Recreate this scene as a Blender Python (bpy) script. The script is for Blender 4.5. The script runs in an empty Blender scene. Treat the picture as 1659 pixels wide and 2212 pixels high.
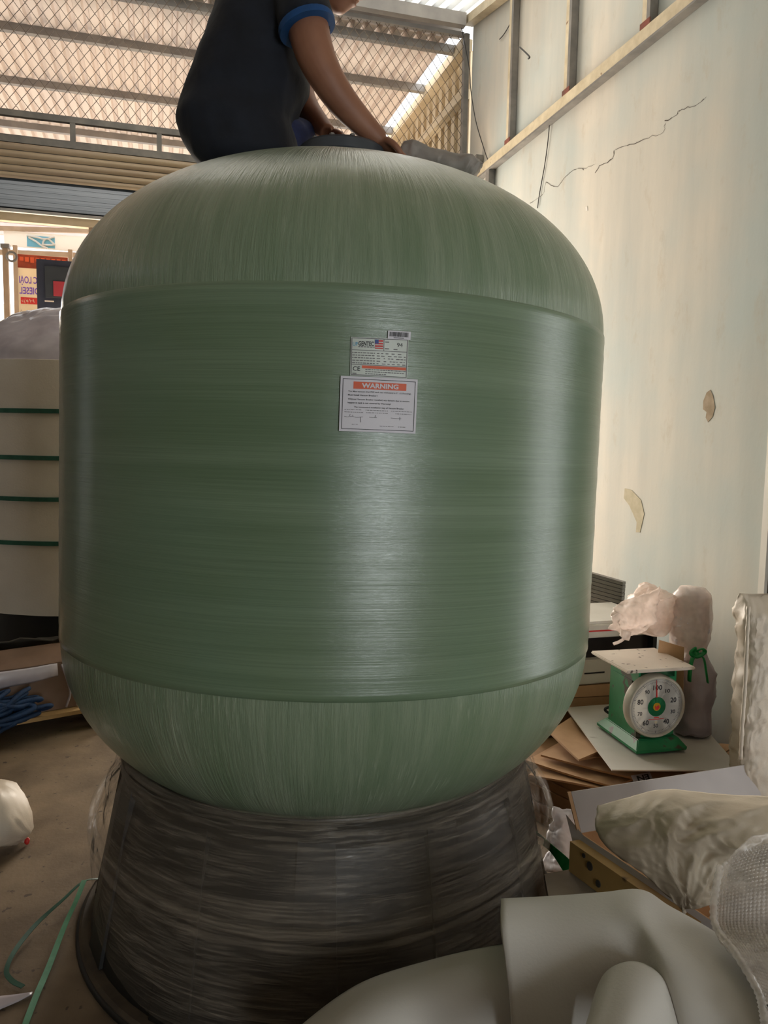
import bpy, bmesh, math, random
from math import sin, cos, pi, radians
from mathutils import Vector as V, Matrix, noise

random.seed(7)
sc = bpy.context.scene
col = sc.collection

# ------------------------------------------------------------------ camera
F, CX, CY = 1660.0, 829.5, 1106.0            # focal length and centre in photo pixels
PITCH, ROLL, YAW = radians(5.5), radians(1.0), radians(16.1)
CAM = V((0, 0, 1.5))
_h = V((sin(YAW), cos(YAW), 0)); _r0 = V((cos(YAW), -sin(YAW), 0)); _z = V((0, 0, 1))
FWD = _h * cos(PITCH) - _z * sin(PITCH)
_u0 = _h * sin(PITCH) + _z * cos(PITCH)
RGT = _r0 * cos(ROLL) + _u0 * sin(ROLL)
UPV = -_r0 * sin(ROLL) + _u0 * cos(ROLL)
cd = bpy.data.cameras.new('camera'); cam = bpy.data.objects.new('camera', cd); col.objects.link(cam)
m = Matrix((RGT, UPV, -FWD)).transposed().to_4x4(); m.translation = CAM
cam.matrix_world = m
cd.sensor_fit = 'VERTICAL'; cd.sensor_height = 36.0; cd.lens = F / 2212 * 36.0
cd.clip_start = 0.05; cd.clip_end = 200
sc.camera = cam

# ------------------------------------------------------------------ world, sun, daylight
w = bpy.data.worlds.new('sky'); sc.world = w; w.use_nodes = True
nt = w.node_tree; nt.nodes.clear()
wo = nt.nodes.new('ShaderNodeOutputWorld'); bg = nt.nodes.new('ShaderNodeBackground')
bg.inputs[0].default_value = (0.92, 0.96, 1.0, 1); bg.inputs[1].default_value = 1.9
nt.links.new(bg.outputs[0], wo.inputs[0])
sd = bpy.data.lights.new('sun', 'SUN'); sd.energy = 4.2; sd.angle = radians(1.5); sd.color = (1.0, 0.90, 0.78)
sun = bpy.data.objects.new('sun', sd); col.objects.link(sun)
sun.rotation_euler = V((0.25, -0.45, -0.85)).to_track_quat('-Z', 'Y').to_euler()

def daylight(name, loc, rot, sx, sy, power, color=(1, 1, 1)):
    d = bpy.data.lights.new(name, 'AREA'); d.shape = 'RECTANGLE'; d.size = sx; d.size_y = sy
    d.energy = power; d.color = color
    o = bpy.data.objects.new(name, d); col.objects.link(o); o.location = loc; o.rotation_euler = rot
    return o
# daylight falling in through the rear doorway (behind the camera) and the street opening
daylight('daylight_rear_door', (1.08, -3.98, 1.35), (radians(-90), 0, pi), .45, 2.5, 48, (0.93, 0.98, 1.0))
daylight('daylight_street', (.42, 6.80, 1.35), (radians(-90), 0, 0), 3.4, 2.5, 250, (1.0, 0.90, 0.78))
daylight('daylight_side_door', (2.40, 1.50, 1.15), (0, radians(90), 0), 2.2, .26, 1.3, (1.0, 0.92, 0.78))

vs = sc.view_settings
vs.view_transform = 'Standard'; vs.look = 'None'; vs.exposure = 0.65; vs.gamma = 1.0; vs.use_curve_mapping = False

cy = sc.cycles
cy.max_bounces = 5; cy.diffuse_bounces = 4; cy.glossy_bounces = 3; cy.transmission_bounces = 3; cy.transparent_max_bounces = 8
cy.caustics_reflective = False; cy.caustics_refractive = False; cy.adaptive_threshold = .04

# ------------------------------------------------------------------ helpers
def ray(x, y): return FWD + RGT * ((x - CX) / F) - UPV * ((y - CY) / F)
def P(x, y, d): return CAM + ray(x, y) * d
def onX(x, y, X): v = ray(x, y); return CAM + v * (X / v.x)
def onY(x, y, Y): v = ray(x, y); return CAM + v * (Y / v.y)
def onZ(x, y, z): v = ray(x, y); return CAM + v * ((z - 1.5) / v.z)

class MB:
    def __init__(s): s.v = []; s.f = []
    def add(s, vs, fs):
        b = len(s.v); s.v += [tuple(p) for p in vs]; s.f += [tuple(i + b for i in f) for f in fs]; return s
    def box(s, lo, hi, mat=None):
        (a, b, c), (d, e, f) = lo, hi
        vs = [V(p) for p in ((a,b,c),(d,b,c),(d,e,c),(a,e,c),(a,b,f),(d,b,f),(d,e,f),(a,e,f))]
        if mat is not None: vs = [mat @ p for p in vs]
        return s.add(vs, ((3,2,1,0),(4,5,6,7),(0,1,5,4),(1,2,6,5),(2,3,7,6),(3,0,4,7)))
    def bar(s, a, b, w, h, up=V((0, 0, 1))):
        a, b = V(a), V(b); t = (b - a).normalized(); x = t.cross(up)
        if x.length < 1e-4: x = t.cross(V((1, 0, 0)))
        x.normalize(); y = x.cross(t)
        vs = [p + x * (sx * w / 2) + y * (sy * h / 2) for p in (a, b) for sx, sy in ((-1,-1),(1,-1),(1,1),(-1,1))]
        return s.add(vs, ((3,2,1,0),(4,5,6,7),(0,1,5,4),(1,2,6,5),(2,3,7,6),(3,0,4,7)))
    def tube(s, pts, rad, n=8, closed=False, flat=1.0):
        pts = [V(p) for p in pts]; N = len(pts); rings = []; up = None
        for i, p in enumerate(pts):
            a = pts[(i - 1) % N if closed else max(i - 1, 0)]; b = pts[(i + 1) % N if closed else min(i + 1, N - 1)]
            t = (b - a).normalized()
            if up is None: up = V((0, 0, 1)) if abs(t.z) < .9 else V((1, 0, 0))
            x = t.cross(up)
            if x.length < 1e-5: x = t.orthogonal()
            x.normalize(); y = x.cross(t); up = y
            r = rad[i] if isinstance(rad, (list, tuple)) else rad
            rings.append([p + x * (r * cos(2*pi*k/n)) + y * (r * flat * sin(2*pi*k/n)) for k in range(n)])
        return s.rings(rings, closed)
    def rings(s, rings, closed=False, caps=True):
        n = len(rings[0]); N = len(rings); vs = [p for r in rings for p in r]; fs = []
        for i in range(N if closed else N - 1):
            j = (i + 1) % N
            for k in range(n):
                l = (k + 1) % n; fs.append((i*n+k, i*n+l, j*n+l, j*n+k))
        if caps and not closed:
            fs.append(tuple(reversed(range(n)))); fs.append(tuple((N-1)*n + k for k in range(n)))
        return s.add(vs, fs)
    def lathe(s, prof, n=64, c=(0, 0, 0), caps=True, rfun=None):
        rings = []
        for r, z in prof:
            rings.append([V((c[0] + (rfun(r, z, 2*pi*k/n) if rfun else r) * cos(2*pi*k/n),
                             c[1] + (rfun(r, z, 2*pi*k/n) if rfun else r) * sin(2*pi*k/n), c[2] + z)) for k in range(n)])
        return s.rings(rings, False, caps)
    def prism(s, poly, ext):
        n = len(poly); ext = V(ext); a = [V(p) for p in poly]; b = [p + ext for p in a]
        fs = [tuple(reversed(range(n))), tuple(n + k for k in range(n))]
        for k in range(n): l = (k + 1) % n; fs.append((k, l, n + l, n + k))
        return s.add(a + b, fs)
    def grid(s, fn, nu, nv, thick=0.0):
        g = [[V(fn(i / nu, j / nv)) for j in range(nv + 1)] for i in range(nu + 1)]
        W = nv + 1
        vs = [p for r in g for p in r]
        fs = [(i*W+j, (i+1)*W+j, (i+1)*W+j+1, i*W+j+1) for i in range(nu) for j in range(nv)]
        if not thick: return s.add(vs, fs)
        nn = []
        for i in range(nu + 1):
            for j in range(nv + 1):
                du = g[min(i+1, nu)][j] - g[max(i-1, 0)][j]; dv = g[i][min(j+1, nv)] - g[i][max(j-1, 0)]
                k = du.cross(dv); nn.append(k.normalized() if k.length > 1e-9 else V((0, 0, 1)))
        M = len(vs); vs2 = [p - k * thick for p, k in zip(vs, nn)]
        fs += [tuple(M + q for q in reversed(f)) for f in fs]
        edge = [i*W for i in range(nu+1)] + [nu*W + j for j in range(1, W)] + [i*W + nv for i in range(nu-1, -1, -1)] + [j for j in range(nv-1, 0, -1)]
        for a, b in zip(edge, edge[1:] + edge[:1]): fs.append((b, a, M + a, M + b))
        return s.add(vs + vs2, fs)

WM = {}
def world_of(o): return WM.get(o.name, Matrix())
def setprops(o, label, cat, group, kind):
    if label: o['label'] = label
    if cat: o['category'] = cat
    if group: o['group'] = group
    if kind: o['kind'] = kind
def finish(name, me, mt, parent, local, smooth, label, cat, group, kind):
    if mt: me.materials.append(mt)
    o = bpy.data.objects.new(name, me); col.objects.link(o)
    if smooth:
        for p in me.polygons: p.use_smooth = True
        if smooth is not True:
            try: me.set_sharp_from_angle(angle=radians(smooth))
            except Exception: pass
    WM[o.name] = Matrix()
    if parent is not None:
        o.parent = parent
        if local: WM[o.name] = world_of(parent)
        else: o.matrix_parent_inverse = world_of(parent).inverted()
    setprops(o, label, cat, group, kind)
    return o
def obj(name, mb, mt, parent=None, local=False, smooth=False, label=None, cat=None, group=None, kind=None, bevel=0):
    me = bpy.data.meshes.new(name); me.from_pydata([tuple(p) for p in mb.v], [], mb.f); me.update()
    if bevel:
        bm = bmesh.new(); bm.from_mesh(me)
        bmesh.ops.bevel(bm, geom=bm.edges[:], offset=bevel, segments=2, affect='EDGES', clamp_overlap=True)
        bm.to_mesh(me); bm.free()
    bm = bmesh.new(); bm.from_mesh(me); bmesh.ops.recalc_face_normals(bm, faces=bm.faces[:]); bm.to_mesh(me); bm.free()
    return finish(name, me, mt, parent, local, smooth, label, cat, group, kind)
def share(name, me, parent, mtx, group=None, label=None, cat=None, kind=None):
    """another object with the same mesh data, placed by a world matrix"""
    o = bpy.data.objects.new(name, me); col.objects.link(o); WM[o.name] = mtx
    if parent is not None: o.parent = parent; o.matrix_parent_inverse = world_of(parent).inverted()
    o.matrix_basis = mtx
    setprops(o, label, cat, group, kind)
    return o
def thing(name, loc, label=None, cat=None, group=None, kind=None, mtx=None):
    o = bpy.data.objects.new(name, None); col.objects.link(o); o.empty_display_size = .1
    mm = mtx if mtx is not None else Matrix.Translation(V(loc))
    o.matrix_basis = mm; WM[o.name] = mm
    setprops(o, label, cat, group, kind)
    return o
def catmull(pts, n):
    pts = [V(p) for p in pts]; out = []
    q = [pts[0] * 2 - pts[1]] + pts + [pts[-1] * 2 - pts[-2]]
    for i in range(len(pts) - 1):
        a, b, c, d = q[i:i+4]
        for k in range(n):
            t = k / n
            out.append(0.5 * ((2*b) + (c-a)*t + (2*a-5*b+4*c-d)*t*t + (3*b-a-3*c+d)*t**3))
    out.append(pts[-1]); return out
def surf(ctrl, nu, nv):
    """smooth surface through a grid of control points -> fn(u, v)"""
    rows = [catmull(r, nv) for r in ctrl]; cols = list(zip(*rows))
    full = [catmull(c, nu) for c in cols]            # full[v][u]
    U = len(full[0]) - 1; W = len(full) - 1
    return (lambda u, v: full[round(v * W)][round(u * U)]), U, W
def nz(p, s=1.0, o=0.0): return noise.noise(V((p[0]*s + o, p[1]*s + o*1.7, p[2]*s - o)))
def ridged(p, s, o=0.0): return 1 - 2 * abs(noise.noise(V((p[0]*s + o, p[1]*s - o, p[2]*s + o*.5))))
def crumple_grid(mb, amp, s, o=0.0, amp2=0.0):
    out = []
    for p in mb.v:
        q = V(p)
        d = V((nz(q, s, o), nz(q, s, o + 9), nz(q, s, o + 17))) * amp
        if amp2: d += V((ridged(q, s*2.6, o), ridged(q, s*2.6, o+5), ridged(q, s*2.6, o+11))) * amp2
        out.append(tuple(q + d))
    mb.v = out; return mb

# ------------------------------------------------------------------ materials
def lin(c):
    if isinstance(c, str):
        c = [int(c[i:i+2], 16) / 255 for i in (0, 2, 4)]
        c = [x / 12.92 if x <= .04045 else ((x + .055) / 1.055) ** 2.4 for x in c]
    return tuple(c) + (1,)
class NB:
    def __init__(s, name):
        s.m = bpy.data.materials.new(name); s.m.use_nodes = True; s.t = s.m.node_tree
        s.b = s.t.nodes['Principled BSDF']; s.out = s.t.nodes['Material Output']
        s.tc = s.t.nodes.new('ShaderNodeTexCoord')
    def n(s, typ, **kw):
        o = s.t.nodes.new(typ)
        for k, v in kw.items(): setattr(o, k, v)
        return o
    def l(s, a, b): s.t.links.new(a, b)
    def mapped(s, scale, src=None):
        mp = s.n('ShaderNodeMapping'); mp.inputs['Scale'].default_value = scale
        s.l(src or s.tc.outputs['Object'], mp.inputs[0]); return mp.outputs[0]
    def noise(s, scale=5, detail=4, rough=.55, stretch=(1, 1, 1), src=None):
        no = s.n('ShaderNodeTexNoise'); no.inputs['Scale'].default_value = scale
        no.inputs['Detail'].default_value = detail; no.inputs['Roughness'].default_value = rough
        s.l(s.mapped(stretch, src), no.inputs['Vector']); return no.outputs['Fac']
    def ramp(s, fac, stops):
        r = s.n('ShaderNodeValToRGB'); e = r.color_ramp.elements
        while len(e) < len(stops): e.new(.5)
        for k, (p, c) in zip(e, stops): k.position = p; k.color = c
        s.l(fac, r.inputs[0]); return r.outputs[0]
    def mix(s, a, b, fac, mode='MIX'):
        x = s.n('ShaderNodeMix', data_type='RGBA', blend_type=mode)
        for v, i in ((a, 6), (b, 7)):
            if isinstance(v, tuple): x.inputs[i].default_value = v
            else: s.l(v, x.inputs[i])
        if isinstance(fac, (int, float)): x.inputs[0].default_value = fac
        else: s.l(fac, x.inputs[0])
        return x.outputs[2]
    def bump(s, h, strength=.3, dist=.01):
        b = s.n('ShaderNodeBump'); b.inputs['Strength'].default_value = strength; b.inputs['Distance'].default_value = dist
        s.l(h, b.inputs['Height']); s.l(b.outputs[0], s.b.inputs['Normal']); return b
    def color(s, c):
        if isinstance(c, tuple): s.b.inputs['Base Color'].default_value = c
        else: s.l(c, s.b.inputs['Base Color'])
    def set(s, **kw):
        for k, v in kw.items():
            s.b.inputs[k.replace('_', ' ')].default_value = v
        return s
def mat(name, c1, c2=None, rough=.6, scale=6, stretch=(1, 1, 1), lo=.35, hi=.65, metal=0, bump=0, bscale=None, bdist=.005, spots=None, spec=.5, trans=0):
    k = NB(name); k.set(Roughness=rough, Metallic=metal); k.b.inputs['Specular IOR Level'].default_value = spec
    f = k.noise(scale, 3, .6, stretch)
    c = k.ramp(f, [(lo, lin(c1)), (hi, lin(c2 or c1))])
    if spots:
        sp, ss, th = spots
        g = k.noise(ss, 2, .6)
        c = k.mix(c, lin(sp), k.ramp(g, [(th, (0, 0, 0, 1)), (th + .04, (1, 1, 1, 1))]))
    k.color(c)
    if bump: k.bump(k.noise(bscale or scale * 4, 2, .6, stretch), bump, bdist)
    if trans:
        tr = k.n('ShaderNodeBsdfTranslucent'); mx = k.n('ShaderNodeMixShader'); mx.inputs[0].default_value = trans
        k.l(c, tr.inputs[0]); k.l(k.b.outputs[0], mx.inputs[1]); k.l(tr.outputs[0], mx.inputs[2]); k.l(mx.outputs[0], k.out.inputs[0])
    return k.m
def film(name, tint, opacity, rough=.18, stretch=(1, 1, 1), scale=30, bump=.6, lo=.3, hi=.75, trl=0.0):
    """thin clear plastic: part transparent, part shiny haze, denser in the folds"""
    k = NB(name); k.set(Roughness=rough); k.b.inputs['Specular IOR Level'].default_value = .8
    f = k.noise(scale, 3, .65, stretch); k.color(lin(tint)); k.bump(f, bump, .01)
    src = k.b.outputs[0]
    if trl:
        tr = k.n('ShaderNodeBsdfTranslucent'); tr.inputs[0].default_value = lin(tint); m2 = k.n('ShaderNodeMixShader'); m2.inputs[0].default_value = trl
        k.l(src, m2.inputs[1]); k.l(tr.outputs[0], m2.inputs[2]); src = m2.outputs[0]
    tp = k.n('ShaderNodeBsdfTransparent'); mx = k.n('ShaderNodeMixShader')
    op = k.ramp(f, [(lo, (opacity * .45,) * 3 + (1,)), (hi, (min(1, opacity * 1.55),) * 3 + (1,))])
    k.l(op, mx.inputs[0]); k.l(tp.outputs[0], mx.inputs[1]); k.l(src, mx.inputs[2]); k.l(mx.outputs[0], k.out.inputs[0])
    return k.m

M = {}
def tank_band_mat():
    k = NB('green_fibreglass_wound'); k.set(Roughness=.32, Coat_Weight=.55, Coat_Roughness=.09)
    f1 = k.noise(1.0, 6, .7, (1.6, 1.6, 230)); f2 = k.noise(1.0, 4, .6, (.7, .7, 22)); f3 = k.noise(2.2, 3, .5)
    c = k.ramp(f1, [(.25, lin('5f7059')), (.75, lin('7f9377'))])
    c = k.mix(c, lin('566c4e'), k.ramp(f2, [(.35, (.55,) * 3 + (1,)), (.7, (0, 0, 0, 1))]))
    c = k.mix(c, lin('66806d'), k.ramp(f3, [(.4, (0, 0, 0, 1)), (.7, (.5,) * 3 + (1,))]))
    k.color(c)
    ad = k.n('ShaderNodeMath', operation='ADD'); k.l(f1, ad.inputs[0]); k.l(f2, ad.inputs[1])
    b = k.bump(ad.outputs[0], .4, .0014)
    k.l(b.outputs[0], k.b.inputs['Coat Normal'])
    return k.m
def tank_dome_mat():
    k = NB('green_fibreglass_dome'); k.set(Roughness=.36, Coat_Weight=.5, Coat_Roughness=.12)
    sx = k.n('ShaderNodeSeparateXYZ'); k.l(k.tc.outputs['Object'], sx.inputs[0])
    cx = k.n('ShaderNodeCombineXYZ'); k.l(sx.outputs[0], cx.inputs[0]); k.l(sx.outputs[1], cx.inputs[1])
    nm = k.n('ShaderNodeVectorMath', operation='NORMALIZE'); k.l(cx.outputs[0], nm.inputs[0])
    zz = k.n('ShaderNodeCombineXYZ'); mu = k.n('ShaderNodeMath', operation='MULTIPLY'); mu.inputs[1].default_value = .11
    k.l(sx.outputs[2], mu.inputs[0]); k.l(mu.outputs[0], zz.inputs[2])
    av = k.n('ShaderNodeVectorMath', operation='ADD'); k.l(nm.outputs[0], av.inputs[0]); k.l(zz.outputs[0], av.inputs[1])
    f1 = k.noise(55, 5, .65, (1, 1, 1), av.outputs[0]); f2 = k.noise(9, 4, .6, (1, 1, 1), av.outputs[0])
    c = k.ramp(f1, [(.3, lin('74846c')), (.72, lin('8f9c83'))])
    c = k.mix(c, lin('677d5f'), k.ramp(f2, [(.35, (.7,) * 3 + (1,)), (.65, (0, 0, 0, 1))]))
    f4 = k.noise(130, 4, .6, (1, 1, 1), av.outputs[0]); f5 = k.noise(2.6, 3, .5)
    mm = k.n('ShaderNodeMath', operation='MULTIPLY'); k.l(k.ramp(f4, [(.56, (0, 0, 0, 1)), (.68, (1, 1, 1, 1))]), mm.inputs[0]); k.l(k.ramp(f5, [(.48, (0, 0, 0, 1)), (.62, (.5,) * 3 + (1,))]), mm.inputs[1])
    c = k.mix(c, lin('b4bca6'), mm.outputs[0])
    k.color(c)
    ad = k.n('ShaderNodeMath', operation='ADD'); k.l(f1, ad.inputs[0]); k.l(f4, ad.inputs[1])
    b = k.bump(ad.outputs[0], .5, .006); k.l(b.outputs[0], k.b.inputs['Coat Normal'])
    return k.m
M['band'] = tank_band_mat(); M['dome'] = tank_dome_mat()
M['concrete'] = mat('dusty_concrete', '62523f', '84715a', .85, 3, bump=.25, bscale=60, spots=('52463a', 26, .66))
M['pavement'] = mat('street_concrete', 'b9b0a4', 'cfc6ba', .9, 2)
def wall_mat():
    k = NB('weathered_plaster'); k.set(Roughness=.8)
    f = k.noise(1.0, 5, .6, (1, 3.2, .35)); g = k.noise(.9, 4, .6); h = k.noise(9, 5, .7, (1, 1, .5))
    c = k.ramp(f, [(.3, lin('b3b1a8')), (.7, lin('d3cabb'))])
    c = k.mix(c, lin('a9b5b3'), k.ramp(g, [(.4, (0, 0, 0, 1)), (.65, (.75,) * 3 + (1,))]))
    c = k.mix(c, lin('a8977f'), k.ramp(h, [(.58, (0, 0, 0, 1)), (.85, (.6,) * 3 + (1,))]))
    k.color(c); k.bump(h, .12, .01); return k.m
M['plaster'] = wall_mat()
M['crack'] = mat('dark_crack', '4a4038', rough=.95)  # dark brown of the plaster cracks
M['peel'] = mat('peeled_brown_plaster', '8f7d63', 'a3917a', .9, 20)
M['peel_pale'] = mat('peeled_yellow_plaster', 'beb39a', 'b0a58a', .9, 20)
M['cream_steel'] = mat('cream_painted_steel', 'cfc1a4', 'b7a88b', .55, 10, spots=('7a5a40', 14, .7))
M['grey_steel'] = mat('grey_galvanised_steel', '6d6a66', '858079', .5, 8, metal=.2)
M['rust'] = mat('red_rusty_steel', '7d4132', '5d3a2e', .8, 20)
M['purlin'] = mat('galvanised_purlin', '8b8784', 'a09b95', .5, 5, metal=.1)
M['roof_out'] = mat('pale_roof_sheet', 'd9c9bb', 'cdbfb4', .5, 1.2, (1, .25, 1), trans=.09)
M['roof_in'] = mat('zinc_roof_sheet', 'c9c2b6', 'b4aea3', .5, 1.2, (1, .25, 1))
M['roof_clear'] = mat('milky_clear_roof_sheet', 'd8d6d0', 'cfcdc6', .5, 1.2, (1, .25, 1), trans=.6)
M['clad'] = mat('cream_cladding', 'd6c5a8', 'c4b190', .55, 4)
M['wire'] = mat('galvanised_wire', '7a6a5a', '5d5148', .5, 20, metal=.4)
M['beige_slat'] = mat('beige_shutter_slat', 'b5a184', 'a5917a', .5, 3, (.4, 1, 8))
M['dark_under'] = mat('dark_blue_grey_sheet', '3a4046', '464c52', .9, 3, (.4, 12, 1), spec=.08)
M['black_line'] = mat('black_cable', '1d1a18', rough=.5)
M['interior'] = mat('plain_plaster', '9a948a', '8a847a', .9, 3)
M['foam'] = mat('white_foam_sheet', 'dcd8d0', 'd0cbc3', .7, 2, bump=.12, bscale=140, trans=.12)
M['foam_wrap'] = mat('white_foam_wrap', 'd0c6b8', 'c4b9aa', .75, 2, bump=.15, bscale=90)
M['green_strap'] = mat('green_plastic_strap', '0f7a3c', '17934a', .35, 30)
M['dark_green_strap'] = mat('dark_green_band', '1f4a3c', '2c5a49', .4, 20)
M['pale_green_strap'] = mat('dusty_green_strap', '4d8a66', '5f9a78', .5, 20)
M['kraft'] = mat('kraft_cardboard', 'b08a64', 'c29b74', .8, 6, bump=.1, bscale=80)
M['kraft_dark'] = mat('worn_cardboard', '8a6a4a', 'a07c58', .85, 6, spots=('5a4632', 12, .68))
M['white_card'] = mat('white_board', 'd8d4cc', 'cac5bb', .6, 3, spots=('a9a196', 9, .68))
M['grey_card'] = mat('grey_lined_card', 'b5aeab', 'a59e9b', .7, 3)
M['scale_green'] = mat('chipped_green_enamel', '1f7a4a', '2d8a58', .4, 8, spots=('4a4a3c', 16, .575))
M['dial_white'] = mat('dial_paper', 'e6e2da', 'dcd7ce', .4, 3)
M['chrome'] = mat('dull_chrome_rim', 'd3ccbc', 'bfb8a8', .3, 10, metal=.15)
M['platform'] = mat('speckled_tin_platform', 'ded2c4', 'cfc2b4', .4, 4, spots=('5d4e44', 24, .635))
M['ink'] = mat('black_print', '2a2a2c', rough=.6)
M['faint_ink'] = mat('grey_print', '6d6b6c', rough=.6)
M['orange'] = mat('orange_print', 'd8592a', 'cf5226', .5, 10)
M['label'] = mat('silver_white_label', 'c3c9bf', 'b9c0b6', .35, 4)
M['paper'] = mat('white_paper', 'd9d6dc', 'cfccd3', .55, 4)
M['red'] = mat('red_print', 'c8302a', rough=.5)
M['blue'] = mat('blue_print', '27418a', rough=.5)
M['teal'] = mat('teal_print', '3f8fb0', rough=.5)
M['yellow'] = mat('yellow_print', 'e8b52c', rough=.5)
M['sack'] = mat('woven_white_sack', 'd8cbba', 'c6b8a5', .45, 3, bump=.3, bscale=220, bdist=.001, trans=.1)
M['dirty_sack'] = mat('dusty_cream_sack', 'c7baa6', 'ad9f8b', .6, 5, spots=('7d6b58', 9, .7), bump=.25, bscale=60)
M['plastic_bag'] = film('clear_plastic_bag', 'f8e8de', .85, .25, scale=9, bump=.4, trl=.4)
M['white_bag'] = mat('thin_white_bag', 'f0edf0', 'e2dfe4', .4, 5, trans=.3)
M['stretch'] = film('stretch_film', 'b8ab99', .145, .24, (.5, .5, 11), 13, 1.0, .46, .66)
M['bubble'] = film('bubble_wrap_film', 'ece4dc', .5, .12, scale=18, bump=.4, trl=.3)
M['black_plastic'] = mat('black_moulded_plastic', '0d0c0a', '171512', .5, 8)
M['base_brown'] = mat('dusty_base_ring', '3a3024', '4c4030', .8, 12)
M['pvc'] = mat('grey_pvc_flange', '3f4348', '4a4e54', .35, 6)
M['shirt'] = mat('navy_cotton', '12161f', '1a1f2a', .85, 12, bump=.3, bscale=30)
M['cuff'] = mat('blue_ribbed_cuff', '164a82', '124274', .8, 20)
M['denim'] = mat('dark_blue_denim', '1a2448', '222f5c', .85, 25)
M['skin'] = mat('tanned_skin', '8a5d47', '9a6b53', .55, 8)
M['hair'] = mat('black_hair', '0e0c0b', '1b1715', .5, 30)
M['eye'] = mat('eye_white', 'd8d4cc', rough=.3)
M['cloth_grey'] = mat('grey_dusty_cloth', '8f8983', 'a39c95', .85, 9, bump=.3)
M['wood'] = mat('pale_pine_board', 'b08f5e', '9a7a4c', .7, 3, (1, 1, 1))
M['wood_dirty'] = mat('grimy_board', '7d7062', '908374', .8, 5)
M['wood_box'] = mat('yellowed_timber', 'a98850', '8d6f40', .7, 4, spots=('4d3a24', 10, .67))
M['blue_rope'] = mat('blue_nylon_rope', '0a2746', '0f3358', .7, 40, bump=.5, bscale=90)
M['dark_slat'] = mat('dark_steel_profile', '6a645f', '7a746f', .4, 6, metal=.2)
M['appliance'] = mat('white_enamel', 'd8d3c8', 'cac4b8', .4, 4)
M['dark_void'] = mat('dark_tinted_glass', '2c2826', '383330', .2, 4)
M['sign_white'] = mat('sunlit_sign', 'efe9e0', rough=.6, trans=.4)
M['sign_blue'] = mat('pale_blue_sign', '7fc4dd', '8fd0e4', .5, 3, trans=.3)
M['banner'] = mat('cream_banner', 'ecdcc0', 'e4d2b4', .6, 3, trans=.45)
M['banner_dark'] = mat('dark_orange_banner', '8a3a22', 'b04a28', .6, 6, trans=.3)
M['violet'] = mat('violet_print', '6a3fb0', rough=.6)
M['far_pink'] = mat('pinkish_louvre', 'd3b8ae', 'c6a9a0', .7, 3)
M['navy_cabinet'] = mat('navy_steel', '2a3040', '343b4d', .5, 4)
M['maroon'] = mat('dull_red_sticker', 'a03440', rough=.6)
M['tan_post'] = mat('tan_steel', 'b39a80', 'a38a70', .6, 5)
M['dirt'] = mat('dark_clutter', '2b2620', '3a342c', .9, 10)
M['white_plastic'] = mat('hazy_wrap', 'b3abb0', '9a9298', .3, 5)
M['carton_brown'] = mat('wrapped_carton', '6a5240', '7a6150', .5, 5)
M['door_dark'] = mat('dark_brown_door', '4a3a2c', '5a4836', .6, 4)

def text_mesh(s, size=1.0, bold=0.0, shear=0.0):
    cu = bpy.data.curves.new('t', 'FONT'); cu.body = s; cu.size = size; cu.offset = bold; cu.shear = shear
    cu.resolution_u = 3
    o = bpy.data.objects.new('t', cu); col.objects.link(o)
    dg = bpy.context.evaluated_depsgraph_get(); me = o.evaluated_get(dg).to_mesh()
    vs = [(v.co.x, v.co.y) for v in me.vertices]; fs = [tuple(p.vertices) for p in me.polygons]
    o.evaluated_get(dg).to_mesh_clear(); bpy.data.objects.remove(o); bpy.data.curves.remove(cu)
    return vs, fs
def put_text(mb, s, x, y, h, fn, width=None, align='L', bold=0.0, shear=0.0):
    """write s in label coordinates: cap height h, optional total width; fn maps (x, y) -> 3D"""
    vs, fs = text_mesh(s, 1.0, bold, shear)
    if not vs: return
    x0 = min(a for a, b in vs); x1 = max(a for a, b in vs)
    k = h / .73; kx = k if width is None else width / (x1 - x0)
    W = (x1 - x0) * kx; off = {'L': 0, 'C': -W / 2, 'R': -W}[align]
    mb.add([fn(x + off + (a - x0) * kx, y + b * k) for a, b in vs], fs)
def put_rect(mb, x0, y0, x1, y1, fn, n=8):
    vs = []; fs = []
    for i in range(n + 1):
        x = x0 + (x1 - x0) * i / n; vs += [fn(x, y0), fn(x, y1)]
        if i: fs.append((2*i-2, 2*i, 2*i+1, 2*i-1))
    mb.add(vs, fs)

# ================================================================== THE SETTING
XR = 2.31                      # inner face of the right wall
YP = 5.80                      # front face of the shutter housing
RIDGE_Y, RIDGE_Z = 5.88, 4.72
def roof_in_z(y): return RIDGE_Z - (RIDGE_Y - y) * .205
YB = -4.0                      # rear wall

mb = MB().box((-6.2, YB - .2, -.1), (XR + .15, 6.5, 0)); obj('floor', mb, M['concrete'], kind='structure', label='dusty brown grey concrete workshop floor')
mb = MB().box((-14, 6.5, -.12), (12, 24, -.02)); obj('ground', mb, M['pavement'], kind='structure', label='sunlit street paving beyond the shutter opening')

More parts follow.
